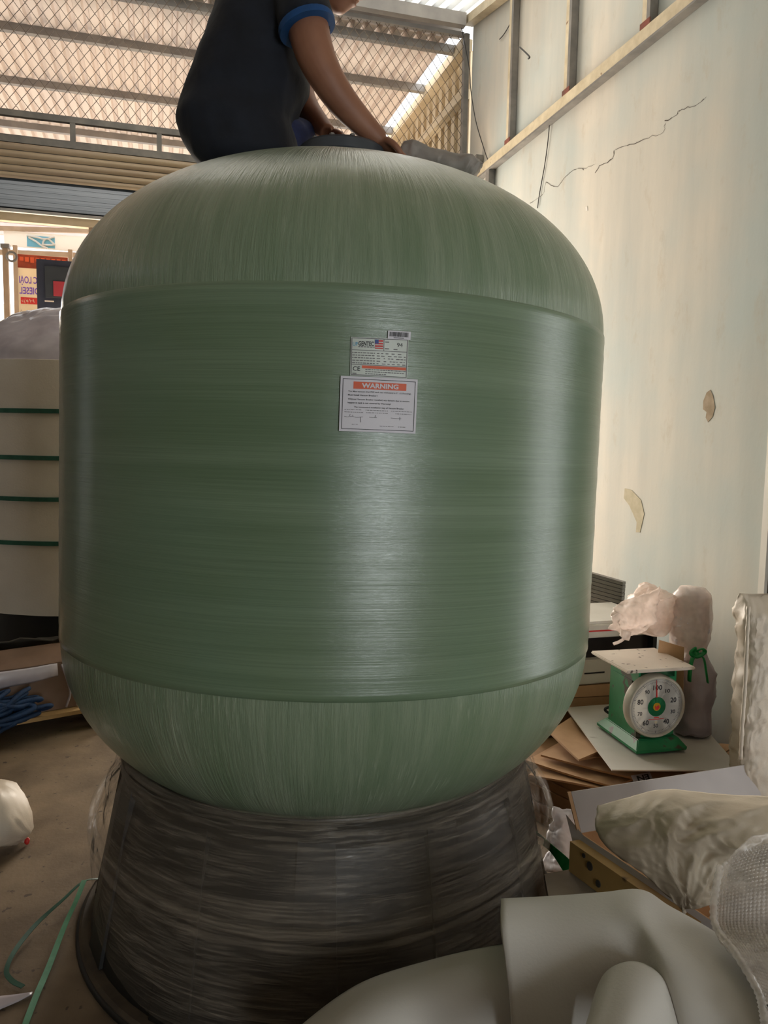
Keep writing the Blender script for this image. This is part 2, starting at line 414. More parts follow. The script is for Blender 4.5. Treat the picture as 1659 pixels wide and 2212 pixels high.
# right wall: plastered, its top follows the roof
mb = MB()
for y0, y1, zlow in ((YB, 1.30, 0), (1.30, 1.66, 2.3), (1.66, 5.78, 0)):
    mb.prism([(XR, y0, zlow), (XR, y1, zlow), (XR, y1, roof_in_z(y1) - .02), (XR, y0, roof_in_z(y0) - .02)], (.14, 0, 0))
wr = obj('wall_right', mb, M['plaster'], kind='structure', label='weathered pale plaster wall with cracks and stains')
def wall_line(pts, wd, name='crack'):
    mb = MB(); q = [onX(x, y, XR) for x, y in pts]; c = catmull(q, 4)
    random.seed(len(pts)); c = [p + V((0, random.uniform(-.006, .006), random.uniform(-.006, .006))) for p in c]
    for i in range(len(c) - 1):
        t = (c[i+1] - c[i]).normalized(); nn = V((0, -t.z, t.y)); k = wd * random.uniform(.2, .65)
        mb.add([c[i] - nn*k + V((-.0015, 0, 0)), c[i+1] - nn*k + V((-.0015, 0, 0)), c[i+1] + nn*k + V((-.0015, 0, 0)), c[i] + nn*k + V((-.0015, 0, 0))], [(0, 1, 2, 3)])
    obj(name, mb, M['crack'], wr)
wall_line([(1145, 438), (1172, 420), (1180, 395), (1205, 402), (1222, 380), (1245, 365), (1262, 366)], .0028)
wall_line([(1285, 372), (1300, 355), (1322, 345), (1328, 322)], .0045)
wall_line([(1330, 325), (1362, 312), (1400, 298), (1432, 285), (1437, 270)], .0028)
wall_line([(1437, 262), (1462, 250), (1466, 240), (1485, 233), (1510, 224), (1527, 210)], .003)
wall_line([(1260, 365), (1285, 355)], .002)
def patch(pts, mt, name):
    obj(name, MB().prism([onX(x, y, XR) + V((-.002, 0, 0)) for x, y in pts], (.001, 0, 0)), mt, wr)
patch([(1527, 848), (1535, 842), (1541, 856), (1545, 880), (1540, 900), (1530, 912), (1525, 902), (1527, 890), (1519, 884), (1520, 866)], M['peel'], 'peeled_patch')
patch([(1350, 1055), (1364, 1058), (1385, 1080), (1392, 1110), (1383, 1150), (1374, 1150), (1376, 1128), (1360, 1092), (1348, 1076)], M['peel_pale'], 'peeled_patch')
patch([(1265, 447), (1269, 446), (1270, 455), (1266, 456)], M['white_card'], 'peeled_patch')

# steel frame fixed on the wall: long rail and the posts above it
tr = thing('trim_1', (XR, 4.2, 3.47), kind='structure', label='cream steel rail and posts fixed on the upper right wall')
rl = MB(); rl.box((XR - .05, YB, 3.436), (XR - .004, 5.70, 3.50)); obj('rail', rl, M['cream_steel'], tr)
obj('rail_lip', MB().box((XR - .052, YB, 3.424), (XR - .004, 5.70, 3.4355)), M['grey_steel'], tr)
for y in (4.985, 4.197, 3.432):
    p = obj('post', MB().box((XR - .045, y - .004, 3.502), (XR - .004, y + .034, roof_in_z(y) - .07)), M['cream_steel'], tr)
    obj('post_web', MB().box((XR - .047, y - .032, 3.502), (XR - .004, y - .0045, roof_in_z(y) - .07)), M['grey_steel'], p, label='grey web of the post')  # grey steel web beside the cream post
    obj('foot_plate', MB().box((XR - .052, y - .04, 3.5005), (XR - .0475, y + .04, 3.528)), M['rust'], p, label='red rusty foot plate')
obj('top_beam', MB().bar((XR - .05, YB, roof_in_z(YB) - .045), (XR - .05, 5.75, roof_in_z(5.75) - .045), .07, .06), M['cream_steel'], tr)
obj('bracket', MB().box((XR - .06, 5.50, 3.505), (XR - .004, 5.55, 3.60)), M['grey_steel'], tr)
obj('drop_post', MB().box((XR - .05, 5.28, 3.0), (XR - .004, 5.34, 3.427)), M['grey_steel'], tr)

# the dark door at the right edge of view
dr = thing('door_1', (XR, 2.0, 0), kind='structure', label='dark brown door with white frame in the right wall')
obj('door_leaf', MB().box((XR - .02, 1.70, 0), (XR - .002, 2.455, 2.05)), M['door_dark'], dr)
obj('door_jamb', MB().box((XR - .035, 2.457, 0), (XR - .002, 2.49, 2.09)), M['appliance'], dr)
obj('door_jamb', MB().box((XR - .035, 1.665, 0), (XR - .002, 1.698, 2.09)), M['appliance'], dr)
obj('door_head', MB().box((XR - .035, 1.699, 2.053), (XR - .002, 2.456, 2.09)), M['appliance'], dr)

# walls the camera does not face
mb = MB().box((-6.2, YB - .15, 0), (.4, YB, 2.62)); mb.box((1.5, YB - .15, 0), (XR, YB, 2.62)); mb.box((.4, YB - .15, 2.5), (1.5, YB, 2.62))
obj('wall_rear', mb, M['interior'], kind='structure', label='plain rear wall with a doorway')
mb = MB().prism([(-6.0, YB, 0), (-6.0, 6.4, 0), (-6.0, 6.4, 4.5), (-6.0, RIDGE_Y, roof_in_z(RIDGE_Y)), (-6.0, YB, roof_in_z(YB))], (-.2, 0, 0))
obj('wall_left', mb, M['interior'], kind='structure', label='plain left wall of the workshop')

obj('wall_back', MB().box((-6.0, 6.54, 0), (-1.36, 6.66, 3.08)), M['interior'], kind='structure', label='plain wall beside the street opening')
# corrugated roofs ------------------------------------------------
PITCHX = .1064
def corr_sheet(x0, n, path, depth=.042):
    """n ribs of trapezoid sheet starting at x0; path = [(y, z), ...]"""
    prof = []
    for i in range(n):
        b = x0 + i * PITCHX
        prof += [(b, 0), (b + .055, 0), (b + .066, depth), (b + .093, depth), (b + .104, 0)]
    prof.append((x0 + n * PITCHX, 0))
    mb = MB(); K = len(prof)
    vs = [V((x, y, z + d)) for y, z in path for x, d in prof]
    fs = [(j*K+i, j*K+i+1, (j+1)*K+i+1, (j+1)*K+i) for j in range(len(path)-1) for i in range(K-1)]
    return mb.add(vs, fs)
ce = thing('ceiling', (0, 1, 4), kind='structure', label='corrugated metal roof sheets over the workshop')
first = None
for i in range(8):
    x0 = 2.42 - (i + 1) * 10 * PITCHX
    if i < 3:                             # milky sheets near the ridge, added for light from above; zinc below
        obj('roof_sheet', corr_sheet(x0, 10, [(YB - .2, roof_in_z(YB - .2)), (2.9, roof_in_z(2.9))]), M['roof_in'], ce)
        obj('roof_sheet', corr_sheet(x0, 10, [(2.9, roof_in_z(2.9)), (RIDGE_Y, roof_in_z(RIDGE_Y))]), M['roof_clear'], ce, label='milky roof sheet added to let in daylight')
    elif first is None:
        first = obj('roof_sheet', corr_sheet(0, 10, [(y, roof_in_z(y)) for y in (YB - .2, 0, 3, RIDGE_Y)]), M['roof_in'], ce)
        me_in = first.data; first.matrix_basis = Matrix.Translation((x0, 0, 0))
    else:
        share('roof_sheet', me_in, ce, Matrix.Translation((x0, 0, .0008 * (i % 2))))
for y in (5.70, 4.45, 3.3, 2.1, .9, -.3, -1.5, -2.7, -3.8):
    obj('purlin', MB().box((-6.0, y - .03, roof_in_z(y) - .105), (XR - .1, y + .03, roof_in_z(y) - .015)), M['purlin'], ce)

def roof_out_z(y): return 4.605
cr = thing('canopy_roof', (0, 7.8, 4.66), kind='structure', label='bright corrugated canopy roof outside the mesh screen')
first = None
for i in range(8):
    x0 = 2.17 - (i + 1) * 10 * PITCHX
    if first is None:
        first = obj('roof_sheet', corr_sheet(0, 10, [(5.93, roof_out_z(5.93)), (9.9, roof_out_z(9.9))]), M['roof_out'], cr)
        me_out = first.data; first.matrix_basis = Matrix.Translation((x0, 0, 0))
    else:
        share('roof_sheet', me_out, cr, Matrix.Translation((x0, 0, .0008 * (i % 2))))
for y in (6.04, 6.76, 7.74, 8.80, 9.75):
    obj('purlin', MB().box((-6.3, y - .025, roof_out_z(y) - .064), (2.27, y + .025, roof_out_z(y) - .003)), M['purlin'], cr)
obj('ridge_cap', MB().add([(-6.3, 5.75, 4.77), (2.3, 5.75, 4.77), (2.3, 5.905, 4.79), (-6.3, 5.905, 4.79), (2.3, 6.05, 4.665), (-6.3, 6.05, 4.665)], [(0, 1, 2, 3), (3, 2, 4, 5)]), M['purlin'], cr)

# clad side wall beyond the partition
wf = thing('wall_far', (XR + .05, 7.5, 2), kind='structure', label='cream corrugated cladding beside the canopy with sloping rails')
def clad_panel(y0, n, z0, z1):
    mb = MB(); prof = []; pt = .16
    for i in range(n):
        b = y0 + i * pt; prof += [(0, b), (0, b + .075), (.06, b + .085), (.06, b + .15)]
    prof.append((0, y0 + n * pt)); K = len(prof)
    vs = [V((XR + .02 + dx, y, z)) for z in (z0, z1) for dx, y in prof]
    return mb.add(vs, [(i, i+1, K+i+1, K+i) for i in range(K-1)])
for k in range(4): obj('cladding_panel', clad_panel(5.87 + k * .96, 6, 0, 4.55), M['clad'], wf)
for z in (4.18, 2.6): obj('rail', MB().box((XR - .05, 5.86, z - .035), (XR + .015, 9.75, z + .035)), M['clad'], wf)
obj('eave_rail', MB().box((XR - .06, 5.86, 4.50), (XR + .03, 9.75, 4.585)), M['clad'], wf)

# ------------------------------------------------------------------ roller shutter housing and the mesh screen above it
sh = thing('roller_shutter', (-2, YP, 3.1), label='beige slatted roller shutter housing spanning the street opening', cat='shutter')
obj('top_beam', MB().box((-6.0, YP - .01, 3.412), (2.25, YP + .06, 3.455)), M['grey_steel'], sh)
zs = [3.178, 3.222, 3.268, 3.315, 3.362, 3.411]
slat_me = None
for a, b in zip(zs, zs[1:]):
    h = b - a - .004
    mb = MB().grid(lambda u, v: (-6 + 8.25 * u, YP - .006 - .012 * sin(pi * v), a + .002 + h * v), 2, 6, .004)
    obj('slat', mb, M['beige_slat'], sh, smooth=50)
obj('backing', MB().box((-6.0, YP + .001, 3.185), (2.25, YP + .02, 3.41)), M['grey_steel'], sh)
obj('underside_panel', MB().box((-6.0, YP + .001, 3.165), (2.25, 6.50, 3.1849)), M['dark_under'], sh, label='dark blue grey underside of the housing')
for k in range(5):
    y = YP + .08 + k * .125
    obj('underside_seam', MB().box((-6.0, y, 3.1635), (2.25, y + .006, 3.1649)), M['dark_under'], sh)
obj('rear_panel', MB().box((-6.0, 6.501, 3.15), (2.25, 6.53, 3.7)), M['grey_steel'], sh)
obj('roof_panel', MB().box((-6.0, YP + .061, 3.43), (2.25, 6.50, 3.444)), M['grey_steel'], sh)
obj('bottom_bar', MB().box((-6.0, 6.47, 3.135), (2.25, 6.50, 3.157)), M['appliance'], sh)
obj('door_rail', MB().box((-6.0, 6.54, 3.085), (2.25, 6.60, 3.149)), M['clad'], sh, label='cream rail under the shutter')
for x in (-1.32, -.50, 2.1):
    obj('mullion', MB().box((x - .035, 6.545, 0), (x + .035, 6.595, 3.0845)), M['tan_post'], sh)

ms = thing('mesh_screen', (0, YP + .03, 3.46), label='chain link wire mesh screen above the roller shutter', cat='mesh screen')
obj('rail', MB().box((-6.0, YP + .005, 3.585), (2.251, YP + .04, 3.625)), M['grey_steel'], ms)
obj('rail', MB().box((-6.0, YP + .005, 4.57), (2.251, YP + .04, 4.60)), M['purlin'], ms)
for x in (-5.0, -3.9, -2.8, -1.69, -.565, -.002, 1.1):
    obj('post', MB().box((x - .017, YP + .006, 3.4555), (x + .017, YP + .038, 3.5845)), M['grey_steel'], ms)
obj('corner_post', MB().box((2.252, YP - .005, 0), (2.29, YP + .045, 4.59)), M['grey_steel'], ms)
mb = MB(); cw, ch = .036, .047; nx = int(6.0 / cw); nzz = int(1.0 / ch)
for i in range(nx):
    x = 2.235 - i * cw; pts = []
    for j in range(nzz + 1):
        sg_ = 1 if (i + j) % 2 else -1
        pts.append(V((x + sg_ * cw / 2, YP + .022 + .002 * sg_, 3.61 + j * ch)))
    for a, b in zip(pts, pts[1:]): mb.bar(a, b, .0032, .0032, V((0, 1, 0)))
obj('wire_mesh', mb, M['wire'], ms, kind='stuff')

# wires hanging on the upper wall
def wire(pts, r, label, fn=None):
    q = [V(p) for p in pts]
    obj('electric_wire', MB().tube(catmull(q, 6), r, 5), M['black_line'], label=label, cat='wire', smooth=True, group='wires on the right wall')
wire([onY(988, 20, 5.72), onY(1000, 75, 5.72), onY(1014, 150, 5.7), onY(1017, 195, 5.68), onX(1028, 262, XR - .03), onX(1045, 320, XR - .02), onX(1056, 352, XR - .02)], .0035, 'thin dark wire hanging beside the corner post')
wire([onX(1187, 268, XR - .012), onX(1183, 310, XR - .01), onX(1176, 360, XR - .008), onX(1166, 415, XR - .008), onX(1161, 450, XR - .008)], .003, 'thin wire hanging below the wall rail')
wire([onX(1123, 102, XR - .06), onX(1135, 113, XR - .09), onX(1144, 123, XR - .1), onX(1141, 127, XR - .1)], .005, 'short bent wire stub on the wall post')
wire([onX(1108, 15, XR - .01), onX(1104, 45, XR - .01), onX(1090, 72, XR - .01), onX(1079, 85, XR - .01)], .0035, 'short curved wire near the roof beam')

# ------------------------------------------------------------------ the street side
aw = thing('street_awning', (-3, 12.5, 0), label='pinkish louvred awning across the street', cat='awning')
z0 = P(20, 512, 11.3).z; z1 = P(20, 470, 11.3).z
for k in range(9):
    z = z0 + (z1 + .25 - z0) * k / 9
    obj('louvre', MB().box((-7, 12.60, z), (2, 12.66, z + .055)), M['far_pink'], aw)
for x in (-6.0, -4.0, -2.62, -1.1, .3): obj('post', MB().box((x - .05, 12.67, 0), (x + .05, 12.77, z1 + .3)), M['tan_post'], aw)
obj('back_wall', MB().box((-7, 13.2, 0), (2, 13.3, z0 - .9)), M['sign_white'], aw)

sg = thing('shop_sign', (-1.6, 10.6, 3), label='white and pale blue shop sign board above the street', cat='sign')
def sp(x, y): return onY(x, y, 10.6)
a, b = sp(8, 497), sp(196, 545)
obj('board', MB().box((a.x, 10.6, b.z), (b.x, 10.64, a.z)), M['sign_white'], sg)
a2, b2 = sp(58, 508), sp(119, 537)
bp = obj('blue_panel', MB().box((a2.x, 10.594, b2.z), (b2.x, 10.5995, a2.z)), M['sign_blue'], sg)
mb = MB()
for pts in ([(58, 509), (80, 513), (98, 517), (118, 512)], [(62, 513), (78, 522), (90, 531), (103, 537)], [(92, 530), (95, 520), (103, 516), (112, 523), (119, 530)], [(94, 529), (106, 530), (119, 529)]):
    q = [sp(*p) + V((0, -.012, 0)) for p in pts]; mb.tube(catmull(q, 5), .012, 5)
obj('line_motif', mb, M['sign_white'], bp)
obj('top_pipe', MB().bar(sp(-40, 492), sp(215, 500) + V((0, 0, .0)), .05, .05), M['tan_post'], sg)
obj('bottom_pipe', MB().bar(sp(-40, 543), sp(205, 553), .05, .06), M['tan_post'], sg)

bn = thing('street_banner', (-1.6, 10.2, 2.4), label='cream banner with mirrored violet lettering and red pill', cat='banner')
def bp3(x, y): return onY(x, y, 10.2)
tl, br = bp3(38, 549), bp3(150, 700)
BW, BH = br.x - tl.x, tl.z - br.z
def bfn(x, y): return V((tl.x + x * BW, 10.188, br.z + y * BH))           # x, y in 0..1 of the banner
def bmir(x, y): return bfn(x, y)
cl = obj('cloth', MB().box((tl.x, 10.19, br.z), (br.x, 10.2, tl.z)), M['banner'], bn)
mb = MB(); put_rect(mb, 0, .80, 1, 1.0, bfn); obj('header_strip', mb, M['banner_dark'], bn)
mb = MB()
for k in range(9): put_rect(mb, .04 + k * .105, .905 - .01 * (k % 3), .04 + k * .105 + .075, .965, lambda x, y: bfn(x, y) + V((0, -.002, 0)), 1)
obj('header_marks', mb, M['orange'], bn)
mb = MB(); put_rect(mb, .40, .835, .58, .87, lambda x, y: bfn(x, y) + V((0, -.002, 0)), 1); obj('header_mark', mb, M['yellow'], bn)
def mirrored(x0):                     # seen from behind: text runs right to left from x0
    return lambda x, y: bfn(x0 - x, y) + V((0, -.003, 0))
k_a = BH / BW
mb = MB(); put_text(mb, 'CÁC LOẠI', 0, .575, .105, mirrored(.53), .51, bold=.015); obj('lettering', mb, M['violet'], bn)
mb = MB(); put_text(mb, 'DIESEL', 0, .415, .105, mirrored(.41), .39, bold=.015); obj('lettering', mb, M['violet'], bn)
mb = MB(); put_rect(mb, .04, .265, .9, .365, bfn); obj('pill', mb, M['red'], bn)
mb = MB(); put_text(mb, 'Hòa Hợp', 0, .29, .055, mirrored(.60), .54, shear=.2); obj('pill_lettering', mb, M['banner'], bn)
mb = MB(); put_text(mb, '(Phu Liêm)', 0, .105, .075, mirrored(.47), .44); obj('small_lettering', mb, M['faint_ink'], bn)
obj('side_post', MB().box((tl.x - .05, 10.19, 0), (tl.x - .002, 10.24, tl.z + .1)), M['tan_post'], bn)
obj('side_post', MB().box((br.x + .002, 10.19, 0), (br.x + .05, 10.24, tl.z + .1)), M['tan_post'], bn)

gp = thing('gate_post', onZ(6, 1400, 0), label='slim steel gate post at the left edge of the opening', cat='post')
a = onY(12, 548, 8.6)
obj('pole', MB().bar((a.x, 8.6, 0), (a.x, 8.6, a.z + .05), .05, .05), M['tan_post'], gp)
obj('hinge_ring', MB().tube([V((a.x + .06 + .045 * cos(t), 8.57, a.z - .03 + .045 * sin(t))) for t in [k * pi / 8 for k in range(16)]], .012, 6, True), M['grey_steel'], gp)
obj('cap', MB().box((a.x - .04, 8.56, a.z + .051), (a.x + .04, 8.64, a.z + .09)), M['grey_steel'], gp)

cb = thing('dark_cabinet', (-.75, 6.95, 0), label='tall dark navy cabinet with red sticker behind the wrapped tank', cat='cabinet')
a, b = onY(78, 559, 6.9), onY(190, 660, 6.9)
obj('body', MB().box((a.x, 6.9, .0), (b.x + .1, 7.3, a.z)), M['navy_cabinet'], cb)
c, d = onY(97, 575, 6.9), onY(180, 648, 6.9)
obj('recess_frame', MB().box((c.x, 6.885, d.z), (d.x, 6.8995, c.z)), M['dark_under'], cb)
c, d = onY(115, 607, 6.88), onY(160, 642, 6.88)
obj('sticker', MB().box((c.x, 6.878, d.z), (d.x, 6.8845, c.z)), M['maroon'], cb, label='dull red sticker')
c, d = onY(96, 648, 6.88), onY(116, 652, 6.88)
obj('glare_strip', MB().box((c.x, 6.892, d.z), (d.x, 6.8995, c.z)), M['sign_white'], cb)  # white strip standing in for a glare on the cabinet front

# ================================================================== THE GREEN TANK
LX, LY = .0221, .0175
AX, AY = .51757 - 1.2 * LX, .23813e1 - 1.2 * LY          # axis at floor level
TR, Z1, Z2, HT, AT, HB, AB = .8, .9176, 1.7982, .4909, 2.1385, .5387, 2.0998
ez = V((LX, LY, 1)).normalized(); ey = ez.cross(V((1, 0, 0))).normalized(); ex = ey.cross(ez)
TM = Matrix((ex, ey, ez)).transposed().to_4x4(); TM.translation = V((AX, AY, 0))
TMI = TM.inverted()
tank = thing('fibreglass_tank', (0, 0, 0), label='huge green fibreglass filter tank on a film-wrapped black base', cat='tank', mtx=TM)
top = [(TR * cos(s) ** (2/AT), Z2 + HT * sin(s) ** (2/AT)) for s in [pi/2 * k / 40 for k in range(38)]]
bot = [(TR * cos(s) ** (2/AB), Z1 - HB * sin(s) ** (2/AB)) for s in [pi/2 * k / 40 for k in range(38)]]
def lump(amp, s):
    return lambda r, z, t: r + amp * noise.noise(V((cos(t) * 3, sin(t) * 3, z * s))) + amp * .35 * noise.noise(V((cos(t) * 9, sin(t) * 9, z * s * 2)))
obj('upper_dome', MB().lathe(top, 160, caps=True), M['dome'], tank, local=True, smooth=40)
obj('lower_dome', MB().lathe(bot[::-1], 160, caps=True), M['dome'], tank, local=True, smooth=40)
n = 60
band = [(TR - .001, Z1 - .012)] + [(TR + .0035, Z1 - .008 + (Z2 - Z1 + .012) * k / n) for k in range(n + 1)] + [(TR - .001, Z2 + .008)]
def band_r(r, z, t): return r + (.0012 * noise.noise(V((cos(t) * 1.2, sin(t) * 1.2, z * 60))) if r > TR else 0)
obj('wound_band', MB().lathe(band, 160, caps=False, rfun=band_r), M['band'], tank, local=True, smooth=60)
# neck and flange on top
zt = Z2 + HT
obj('neck', MB().lathe([(.15, zt - .03), (.15, zt + .012), (.112, zt + .02), (.112, zt + .057)], 48), M['pvc'], tank, local=True, smooth=40)
fl = obj('flange', MB().lathe([(.08, zt + .045), (.132, zt + .045), (.138, zt + .051), (.138, zt + .078), (.132, zt + .085), (.085, zt + .085), (.08, zt + .08), (.08, zt + .045)], 48, caps=False), M['pvc'], tank, local=True, smooth=40)
for k in range(12):
    t = 2 * pi * k / 12
    obj('bolt', MB().lathe([(.008, zt + .085), (.008, zt + .094), (.005, zt + .096)], 6, (.115 * cos(t), .115 * sin(t), 0)), M['grey_steel'], fl, local=True)

def tank_hit(x, y, R=TR + .006):
    o = TMI @ CAM; d = (TMI.to_3x3() @ ray(x, y))
    a = d.x**2 + d.y**2; b = o.x*d.x + o.y*d.y; c = o.x**2 + o.y**2 - R*R
    t = (-b - math.sqrt(b*b - a*c)) / a; p = o + d * t
    return math.atan2(p.y, p.x), p.z
def decal(corners, off):
    """corners in photo order tl, tr, br, bl -> fn(u, v) with v up, on the tank skin"""
    (tl, tr_, br, bl) = [tank_hit(*c) for c in corners]
    def fn(u, v, e=0.0):
        a = [(bl[i] * (1-u) + br[i] * u) * (1-v) + (tl[i] * (1-u) + tr_[i] * u) * v for i in (0, 1)]
        r = TR + off + e
        return V((r * cos(a[0]), r * sin(a[0]), a[1]))
    return fn
def sheet_on(fn, n=10):
    mb = MB(); mb.grid(lambda u, v: fn(u, v), n, 4, .0008); return mb
# product label
fn = decal([(758, 728), (882, 733), (879, 818), (756, 811)], .0075)
pl = obj('product_label', sheet_on(fn), M['label'], tank, local=True, label='silver product label with logo and flag')
f1 = lambda x, y: fn(x, y, .0006); f2 = lambda x, y: fn(x, y, .0012); f3 = lambda x, y: fn(x, y, .0018)
mb = MB()
for r in ((.012, .965, .988, .985), (.012, .015, .988, .035), (.012, .015, .025, .985), (.975, .015, .988, .985), (.012, .66, .988, .675), (.012, .285, .988, .30), (.565, .675, .575, .965)): put_rect(mb, *r, f1, 6)
obj('border_lines', mb, M['faint_ink'], pl, local=True)
mb = MB(); put_text(mb, 'UP', .035, .775, .10, f1, .085, bold=.01); obj('logo_mark', mb, M['teal'], pl, local=True)
mb = MB(); put_text(mb, 'GENTEC', .13, .785, .115, f1, .265, bold=.035); obj('brand_lettering', mb, M['ink'], pl, local=True)
mb = MB(); put_text(mb, '94', .80, .79, .11, f1, .10); obj('size_number', mb, M['ink'], pl, local=True)
mb = MB(); put_text(mb, 'CE', .045, .13, .115, f1, .125, bold=.01); obj('conformity_mark', mb, M['ink'], pl, local=True)
mb = MB()
random.seed(3)
for y in (.755, .60, .535, .47, .40, .335):
    x = .13 if y > .7 else .03
    while x < (.40 if y > .7 else .40):
        wdt = random.uniform(.02, .06); put_rect(mb, x, y - .012, min(x + wdt, .42), y + .012, f1, 1); x += wdt + .012
for y in (.60, .535, .47, .40, .335):
    x = .45
    while x < .94:
        wdt = random.uniform(.02, .07); put_rect(mb, x, y - .01, min(x + wdt, .96), y + .01, f1, 1); x += wdt + random.uniform(.012, .06)
for y in (.175, .12, .065):
    x = .26
    while x < (.93 if y > .07 else .6):
        wdt = random.uniform(.02, .06); put_rect(mb, x, y - .011, x + wdt, y + .011, f1, 1); x += wdt + .01
for x0, y in ((.59, .90), (.59, .73), (.74, .72), (.04, .06)): put_rect(mb, x0, y - .012, x0 + .07, y + .012, f1, 1)
obj('small_print', mb, M['faint_ink'], pl, local=True)
mb = MB(); put_rect(mb, .20, .20, .972, .275, f1); obj('orange_bar', mb, M['orange'], pl, local=True)
fg = MB(); put_rect(fg, .415, .72, .555, .945, f1); flag = obj('flag', fg, M['red'], pl, local=True, label='small stars and stripes flag print')
mb = MB()
for k in range(3): put_rect(mb, .418, .745 + k * .065, .552, .765 + k * .065, f2, 3)
obj('stripe_lines', mb, M['label'], pl, local=True)
mb = MB(); put_rect(mb, .412, .845, .475, .95, f3); obj('flag_canton', mb, M['blue'], pl, local=True)
# barcode sticker
fn = decal([(838, 714), (887, 717), (886, 735), (837, 732)], .0085)
bc = obj('barcode_sticker', sheet_on(fn), M['paper'], tank, local=True, label='small white barcode sticker')
mb = MB(); x = .07; random.seed(5); f1 = lambda x, y: fn(x, y, .0006)
while x < .9:
    wdt = random.uniform(.008, .03); put_rect(mb, x, .30, x + wdt, .85, f1, 1); x += wdt + random.uniform(.006, .02)
put_rect(mb, .25, .12, .7, .2, f1, 3)
obj('bars', mb, M['ink'], bc, local=True)
# warning sheet
fn = decal([(736, 812), (901, 820), (896, 937), (732, 931)], .0105)
wl = obj('warning_sheet', sheet_on(fn, 14), M['paper'], tank, local=True, label='white warning sheet with orange heading')
f1 = lambda x, y: fn(x, y, .0006); f2 = lambda x, y: fn(x, y, .0012)
mb = MB()
for r in ((.028, .945, .972, .955), (.028, .04, .972, .05), (.028, .04, .036, .955), (.964, .04, .972, .955)): put_rect(mb, *r, f1, 10)
obj('border_lines', mb, M['ink'], wl, local=True)
mb = MB(); put_rect(mb, .165, .775, .85, .905, f1); obj('heading_bar', mb, M['orange'], wl, local=True)
mb = MB(); put_text(mb, 'WARNING', .508, .80, .085, f2, .475, 'C', bold=.035); obj('heading', mb, M['paper'], wl, local=True)
mb = MB()
put_text(mb, 'The Max vacuum that FRP tank can withstand is 5"  (127mmHg).', .10, .715, .026, f1, .82, bold=.012)
put_text(mb, 'Must Install Vacuum Breaker !', .10, .65, .026, f1, .38, bold=.025)
put_text(mb, 'Without Vacuum Breaker installed, any damage due to vacuum', .10, .575, .026, f1, .80, bold=.018)
put_text(mb, 'happen in tank is not covered by Warranty!', .10, .51, .026, f1, .555, bold=.025)
put_text(mb, 'The recommend installation way of Vacuum Breaker', .18, .435, .026, f1, .65, bold=.02)
obj('lettering', mb, M['ink'], wl, local=True)
mb = MB(); random.seed(9)
for y, x0, x1 in ((.395, .06, .28), (.395, .33, .62), (.395, .66, .94), (.35, .06, .30), (.35, .34, .62), (.35, .72, .93), (.13, .16, .24), (.115, .52, .70), (.11, .76, .86)):
    x = x0
    while x < x1: wdt = random.uniform(.01, .04); put_rect(mb, x, y - .005, min(x + wdt, x1), y + .005, f1, 1); x += wdt + .008
for pts in ([(.06, .27), (.10, .26), (.16, .275), (.22, .255), (.30, .27)], [(.27, .27), (.275, .17)], [(.13, .28), (.135, .31)], [(.17, .28), (.17, .30)], [(.38, .27), (.42, .265), (.48, .265)], [(.455, .27), (.46, .31)], [(.66, .27), (.74, .265), (.80, .265)], [(.78, .235), (.78, .295)]):
    for (xa, ya), (xb, yb) in zip(pts, pts[1:]):
        dx, dy = xb - xa, yb - ya; L = math.hypot(dx, dy); ox, oy = -dy / L * .004, dx / L * .004
        mb.add([f1(xa + ox, ya + oy), f1(xb + ox, yb + oy), f1(xb - ox, yb - oy), f1(xa - ox, ya - oy)], [(0, 1, 2, 3)])
obj('small_print', mb, M['faint_ink'], wl, local=True)

# base: dusty ring, black legs, dark inner cone and collar (upright on the floor)
BX, BY = .5025, 2.367
def at(r, t, z): return V((BX + r * cos(t), BY + r * sin(t), z))
obj('base_ring', MB().lathe([(.50, .001), (.752, .001), (.758, .008), (.758, .026), (.75, .034), (.50, .034)], 96, (BX, BY, 0), caps=False), M['base_brown'], tank, smooth=40)
obj('base_rim', MB().tube([at(.757, 2*pi*k/96, .012) for k in range(96)], .011, 6, True), M['black_plastic'], tank, smooth=True)
obj('base_cone', MB().lathe([(.724, .035), (.657, .38), (.60, .56)], 72, (BX, BY, 0), caps=False), M['black_plastic'], tank, smooth=True)
for k in range(12):
    t = 2 * pi * k / 12 + .28
    mb = MB()
    rr = [(.731, .037, .062), (.697, .20, .055), (.657, .40, .05), (.628, .53, .045)]
    tang = V((-sin(t), cos(t), 0)); rings = []
    for r, z, hw in rr:
        o_ = at(r, t, z); i_ = at(r - .085, t, z)
        rings.append([i_ - tang * hw, o_ - tang * hw, o_ + tang * hw, i_ + tang * hw])
    mb.rings(rings)
    obj('base_leg', mb, M['black_plastic'], tank)
obj('base_collar', MB().lathe([(.575, .50), (.632, .50), (.632, .548), (.60, .556), (.575, .556)], 72, (BX, BY, 0), caps=False), M['black_plastic'], tank, smooth=40)

